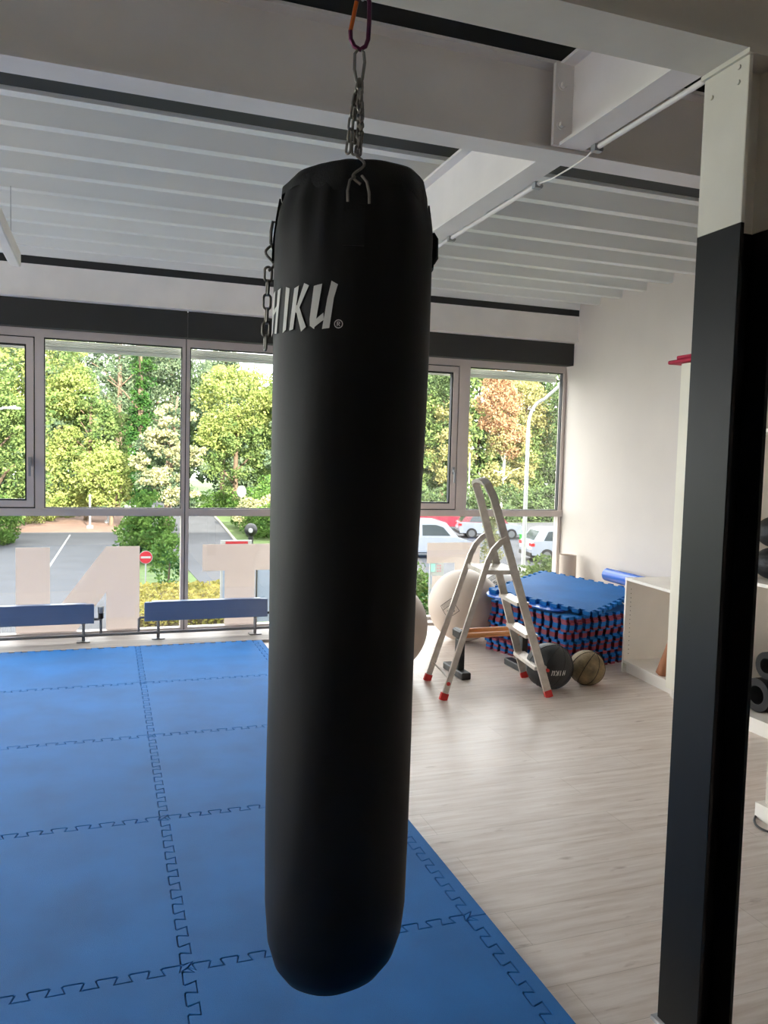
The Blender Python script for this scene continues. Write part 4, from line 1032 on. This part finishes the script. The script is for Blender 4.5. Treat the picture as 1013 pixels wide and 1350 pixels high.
# curved street lamp
lp = thing('street_lamp', 'tall white street lamp with a curved arm on the right', 'street lamp', (14.95,26.6,GZ))
mb = MB(); pts = [Vector((14.95,26.6,GZ)),Vector((14.95,26.6,0)),Vector((14.95,26.6,2.6))]
for k in range(1,9): a = rad(90*k/9); pts.append(Vector((14.95+.75*(1-math.cos(a)),26.6,2.9+1.05*math.sin(a))))
pts += [Vector((16.05,26.6,4.34)),Vector((16.5,26.6,4.72))]
mb.tube(pts,[.085,.08,.07]+[.06]*(len(pts)-3),12); mb.build('pole', M['signwhite'], lp, True)
mb = MB(); mb.tube([(16.45,26.6,4.68),(16.7,26.6,4.84),(17.1,26.6,5.0)],[.07,.10,.05],12); mb.build('lamp_head', M['signwhite'], lp, True)
l2 = thing('street_lamp', 'slim street lamp arm reaching into the leftmost pane', 'street lamp', (-6.0,38,GZ))
mb = MB(); mb.tube([(-6.6,38,GZ),(-6.6,38,2.2),(-6.4,38,2.75),(-5.9,38,2.9),(-3.75,38,3.4)],[.08,.07,.06,.05,.04],10); mb.build('pole', M['signwhite'], l2, True)
MB().bbox(-4.3,37.92,3.27,-3.55,38.08,3.36,.02).build('lamp_head', M['signwhite'], l2)
for (x,y,h,lab) in ((-1.0,52,2.1,'thin post with a small foot at the end of the left road'),(.05,56,4.2,'thin pale lamp post among the yellow-green trees'),(27.4,58,5.4,'thin white pole seen through the right sash')):
    t = thing('post', lab, 'post', (x,y,GZ)); MB().cyl((x,y,GZ),(x,y,GZ+h),.06,8).build('pole', M['signwhite'], t); MB().cyl((x,y,GZ),(x,y,GZ+.18),.2,10).build('foot', M['stone'], t)
gl = thing('globe_lamp', 'white globe lamp on a post above the bank bushes', 'lamp', (7.95,50,GZ))
mb = MB(); mb.sphere((7.95,50,-.75),.30,24,14,(1,1,1.3)); mb.build('globe', M['signwhite'], gl, True)
MB().cyl((7.95,50,GZ),(7.95,50,-1.1),.05,8).build('pole', M['pipe'], gl)
bo = thing('bollard', 'dark bollard with a round white disc beside the low wall', 'bollard', (6.95,40.5,GZ))
mb = MB(); mb.cyl((6.95,40.5,GZ),(6.95,40.5,-2.35),.13,12); mb.sphere((6.95,40.5,-2.25),.34,20,12); mb.build('body', M['blackplastic'], bo, True)
mb = MB(); mb.cyl((6.88,40.14,-2.25),(6.88,40.17,-2.25),.12,16); mb.build('disc', M['signwhite'], bo)
mb = MB(); mb.prism([(7.2,36),(8.6,36),(8.6,36.3),(7.2,36.3)], GZ, -2.55); tag(mb.build('low_wall', M['kerb']), 'low pale wall beside the bollard, right of the letter T', 'wall')
sg = thing('traffic_board', 'small white board at the foot of the yellow-green trees', 'sign', (1.35,48,GZ))
MB().box(.95,48,-1.85,1.75,48.03,-1.5).build('board', M['signwhite'], sg)
for xx in (1.0,1.68): MB().box(xx,48.03,GZ,xx+.05,48.07,-1.5).build('post', M['galv'], sg)
gb = thing('green_bin', 'bright green bin between the lamp and the white car', 'bin', (22.5,40,GZ))
MB().bbox(22.27,39.8,GZ+.1,22.73,40.2,GZ+.62,.04).build('body', M['bingreen'], gb); MB().bbox(22.24,39.76,GZ+.62,22.76,40.24,GZ+.68,.02).build('lid', M['bingreen'], gb)
for xx in (22.33,22.67): MB().cyl((xx-.03,40.1,GZ+.1),(xx+.03,40.1,GZ+.1),.1,12).build('wheel', M['tyre'], gb)
st = thing('stone_planter', 'grey stone planter block at the foot of the curved lamp', 'planter', (14.4,25,GZ))
MB().bbox(13.9,24.8,GZ,14.75,25.3,GZ+.85,.03).build('block', M['stone'], st); MB().bbox(13.85,24.75,GZ+.85,14.8,25.35,GZ+.95,.02).build('rim', M['kerb'], st)
for i,(x,y) in enumerate(((13.2,25.0),(13.55,24.2))):
    mb = MB(); mb.tube([(x+.8*math.cos(PI*k/12),y,GZ+1.0*math.sin(PI*k/12)) for k in range(13)],.045,8)
    tag(mb.build('bike_hoop', M['signwhite'], None, True), ['white bicycle hoop behind the ladder platform','nearer white bicycle hoop behind the ladder platform'][i], 'bike rack', 'white bicycle hoops')
pb2 = thing('price_board', 'white board with small coloured fields below reversed letter F', 'notice board', (8.25,19.2,GZ))
MB().box(8.02,19.2,-2.35,8.42,19.24,-1.05).build('board', M['signwhite'], pb2)
for (a,b_,c,d,m_) in ((8.05,-1.40,8.17,-1.18,'posterteal'),(8.05,-1.72,8.19,-1.50,'signblue'),(8.05,-2.1,8.17,-1.85,'signblue')):
    MB().box(a,19.192,b_,c,19.199,d).build('field', M[m_], pb2)
for i in range(2):
    for j in range(3): MB().box(8.235+.07*i,19.192,-1.25-.075*j,8.265+.07*i,19.199,-1.22-.075*j).build('dot', M['posterpink'], pb2)
for i in range(2): MB().box(8.235+.07*i,19.192,-1.60,8.27+.07*i,19.199,-1.565).build('dot', M['posterpink'], pb2)
for xx in (8.06,8.34): MB().box(xx,19.24,GZ,xx+.04,19.28,-1.1).build('post', M['galv'], pb2)
bn = thing('grey_bench', 'grey slatted bench left of the notice board, right of the bag', 'bench', (7.2,19.5,GZ))
for k in range(3): MB().box(6.6,19.5,GZ+.55+.16*k,7.85,19.54,GZ+.66+.16*k).build('slat', M['galv'], bn)
MB().box(6.6,19.1,GZ+.42,7.85,19.5,GZ+.46).build('seat', M['galv'], bn)
for xx in (6.65,7.75): MB().box(xx,19.15,GZ,xx+.06,19.54,GZ+.95).build('leg', M['galv'], bn)

# ---- parked cars
def car_(lab, x, y, yaw_, paint, L=4.3, Wd=1.78, H=1.55, kind='suv', roof=None, nm='car', cat='car'):
    t = thing(nm, lab, cat, (x,y,GZ), 'parked cars', (0,0,yaw_))
    hl = L/2
    if kind == 'van':
        low = [(-hl,.35),(-hl,1.0),(-hl+.05,1.05),(hl-.85,1.05),(hl-.1,.85),(hl,.6),(hl,.3)]
        top = [(-hl+.03,1.05),(-hl+.12,H-.08),(-hl+.4,H),(.45,H),(.85,H-.12),(hl-.75,1.05)]
        win = [[(-hl+.35,1.12),(-hl+.35,H-.25),(-.5,H-.22),(-.5,1.12)],[(-.35,1.12),(-.35,H-.22),(.35,H-.22),(.70,H-.34),(1.05,1.12)]]
    else:
        low = [(-hl+.05,.35),(-hl,.62),(-hl+.06,.98),(-hl+.2,1.02),(hl-1.15,.98),(hl-.2,.86),(hl,.62),(hl-.05,.3)]
        top = [(-hl+.12,1.0),(-hl+.5,H-.1),(-hl+.9,H),(.15,H),(.6,H-.12),(hl-1.05,.97)]
        win = [[(-hl+.62,1.05),(-hl+.88,H-.16),(-.35,H-.12),(-.35,1.03)],[(-.25,1.03),(-.25,H-.12),(.12,H-.12),(.52,H-.22),(hl-1.3,1.02)]]
    def body(poly, w0, w1, zlo, zhi):
        mb = MB(); n = len(poly)
        def hw(z): q = 0 if zhi == zlo else max(0,min(1,(z-zlo)/(zhi-zlo))); return w0+(w1-w0)*q
        vs = [(px,-hw(pz),pz) for px,pz in poly]+[(px,hw(pz),pz) for px,pz in poly]
        mb.add(vs,[list(range(n)),list(range(n,2*n))[::-1]]+[(i,n+i,n+(i+1)%n,(i+1)%n) for i in range(n)]); return mb
    w0 = Wd/2; w1 = Wd/2*.78
    body(low, w0, w0, 0, 1).build('body', M[paint], t, local=True)
    body(top, w0*.97, w1, 1.0, H).build('cabin', M[roof or paint], t, local=True)
    def hwz(z): return w0*.97+(w1-w0*.97)*max(0,min(1,(z-1.0)/(H-1.0)))
    for sgn in (-1,1):
        for p in win:
            mb = MB(); n = len(p); o = .012
            mb.add([(px,sgn*(hwz(pz)+o),pz) for px,pz in p]+[(px,sgn*(hwz(pz)-.02),pz) for px,pz in p],[list(range(n)),list(range(n,2*n))[::-1]]+[(i,(i+1)%n,n+(i+1)%n,n+i) for i in range(n)]); mb.build('side_window', M['carglass'], t, local=True)
    # rear window and windscreen
    def slope(p0,p1,inset,nm_):
        (xa,za),(xb,zb) = p0,p1; d = Vector((xb-xa,0,zb-za)); nn = Vector((-(zb-za),0,xb-xa)).normalized()*.012
        if xa < 0 and nn.x > 0 or xa > 0 and nn.x < 0: nn = -nn
        q = []
        for tt in (.12,.9):
            for sg_ in (-1,1): q.append((xa+d.x*tt+nn.x, sg_*(hwz(za+d.z*tt)-.12), za+d.z*tt+nn.z))
        r_ = [(a-nn.x*2,b,c-nn.z*2) for a,b,c in q]
        mb = MB(); mb.add(q+r_,[(0,1,3,2),(4,6,7,5),(0,4,5,1),(2,3,7,6),(0,2,6,4),(1,5,7,3)]); mb.build(nm_, M['carglass'], t, local=True)
    slope(top[0],top[1],.1,'rear_window'); slope(top[-1],top[-2],.1,'windscreen')
    for wx_ in (-hl+.78,hl-.85):
        for sg_ in (-1,1):
            mb = MB(); mb.tube([(wx_,sg_*(w0-.2),.33),(wx_,sg_*(w0+.015),.33)],.33,24); tw = mb.build('wheel', M['tyre'], t, 40, True)
            mb = MB(); mb.tube([(wx_,sg_*(w0+.005),.33),(wx_,sg_*(w0+.022),.33)],.21,10); mb.build('rim', M['rim'], tw, 40, True)
    for sg_ in (-1,1):
        MB().box(-hl-.015,min(sg_*w0*.6,sg_*w0*1.01),.78,-hl+.16,max(sg_*w0*.6,sg_*w0*1.01),.92).build('rear_lamp', M['light'], t, local=True)
        MB().box(hl-.22,min(sg_*w0*.6,sg_*w0*1.01),.62,hl+.01,max(sg_*w0*.6,sg_*w0*1.01),.76).build('headlamp', M['signwhite'], t, local=True)
    MB().box(-hl-.02,-w0*.96,.28,hl+.02,w0*.96,.46).build('bumper_sill', M['blackplastic'], t, local=True)
    MB().box(-hl-.025,-.26,.58,-hl+.02,.26,.70).build('number_plate', M['signwhite'], t, local=True)
    return t
car_('white van right beside the bag, nose to the right', 14.75, 36.0, rad(-8), 'carwhite', L=4.4, H=1.86, kind='van', nm='van', cat='van')
car_('dark red parked car behind the white car with a red roof', 22.2, 50.0, rad(-22), 'carred', L=4.4, H=1.62)
car_('white parked car with a red roof, seen between the ladder rails', 22.6, 44.6, rad(-16), 'carwhite', L=4.1, H=1.56, roof='carred')
car_('white parked car in the rightmost window beside the bright bush', 21.45, 33.6, rad(-10), 'carwhite', L=4.6, H=1.64)


# ================================================================== LIGHT, CAMERA
w = bpy.data.worlds.new('world'); SC.world = w; w.use_nodes = True
bg = w.node_tree.nodes['Background']; bg.inputs['Color'].default_value = (.97,.97,1,1); bg.inputs['Strength'].default_value = SKY
sun = bpy.data.lights.new('sun','SUN'); sun.energy = SUN; sun.color = (1,.92,.78); sun.angle = rad(.6)
so = bpy.data.objects.new('sun', sun); C.objects.link(so)
el, az = rad(25), rad(-6)      # low sun from behind the building, to the left
d = Vector((math.sin(az)*math.cos(el), math.cos(az)*math.cos(el), -math.sin(el)))
so.rotation_euler = d.to_track_quat('-Z','Y').to_euler(); so.location = (-20,-20,20)

cam = bpy.data.cameras.new('camera'); cam.sensor_fit = 'VERTICAL'; cam.sensor_height = 36; cam.sensor_width = 27
cam.lens = 1048/1350*36; cam.clip_start = .05; cam.clip_end = 500
co = bpy.data.objects.new('camera', cam); C.objects.link(co)
yaw, pit, rol = rad(19.25), rad(-3.79), rad(1.5)
F = Vector((math.sin(yaw)*math.cos(pit), math.cos(yaw)*math.cos(pit), math.sin(pit)))
R0 = Vector((math.cos(yaw), -math.sin(yaw), 0)); U0 = R0.cross(F)
R = R0*math.cos(rol)+U0*math.sin(rol); U = -R0*math.sin(rol)+U0*math.cos(rol)
co.matrix_world = Matrix(((R.x,U.x,-F.x,0),(R.y,U.y,-F.y,0),(R.z,U.z,-F.z,1.525),(0,0,0,1)))
SC.camera = co
SC.view_settings.view_transform = 'Standard'; SC.view_settings.look = 'None'; SC.view_settings.gamma = 1
SC.view_settings.exposure = EXPO; SC.view_settings.use_curve_mapping = False
SC.cycles.use_denoising = True
SC.cycles.max_bounces = 12; SC.cycles.diffuse_bounces = 8; SC.cycles.transparent_max_bounces = 12
SC.cycles.sample_clamp_indirect = 8
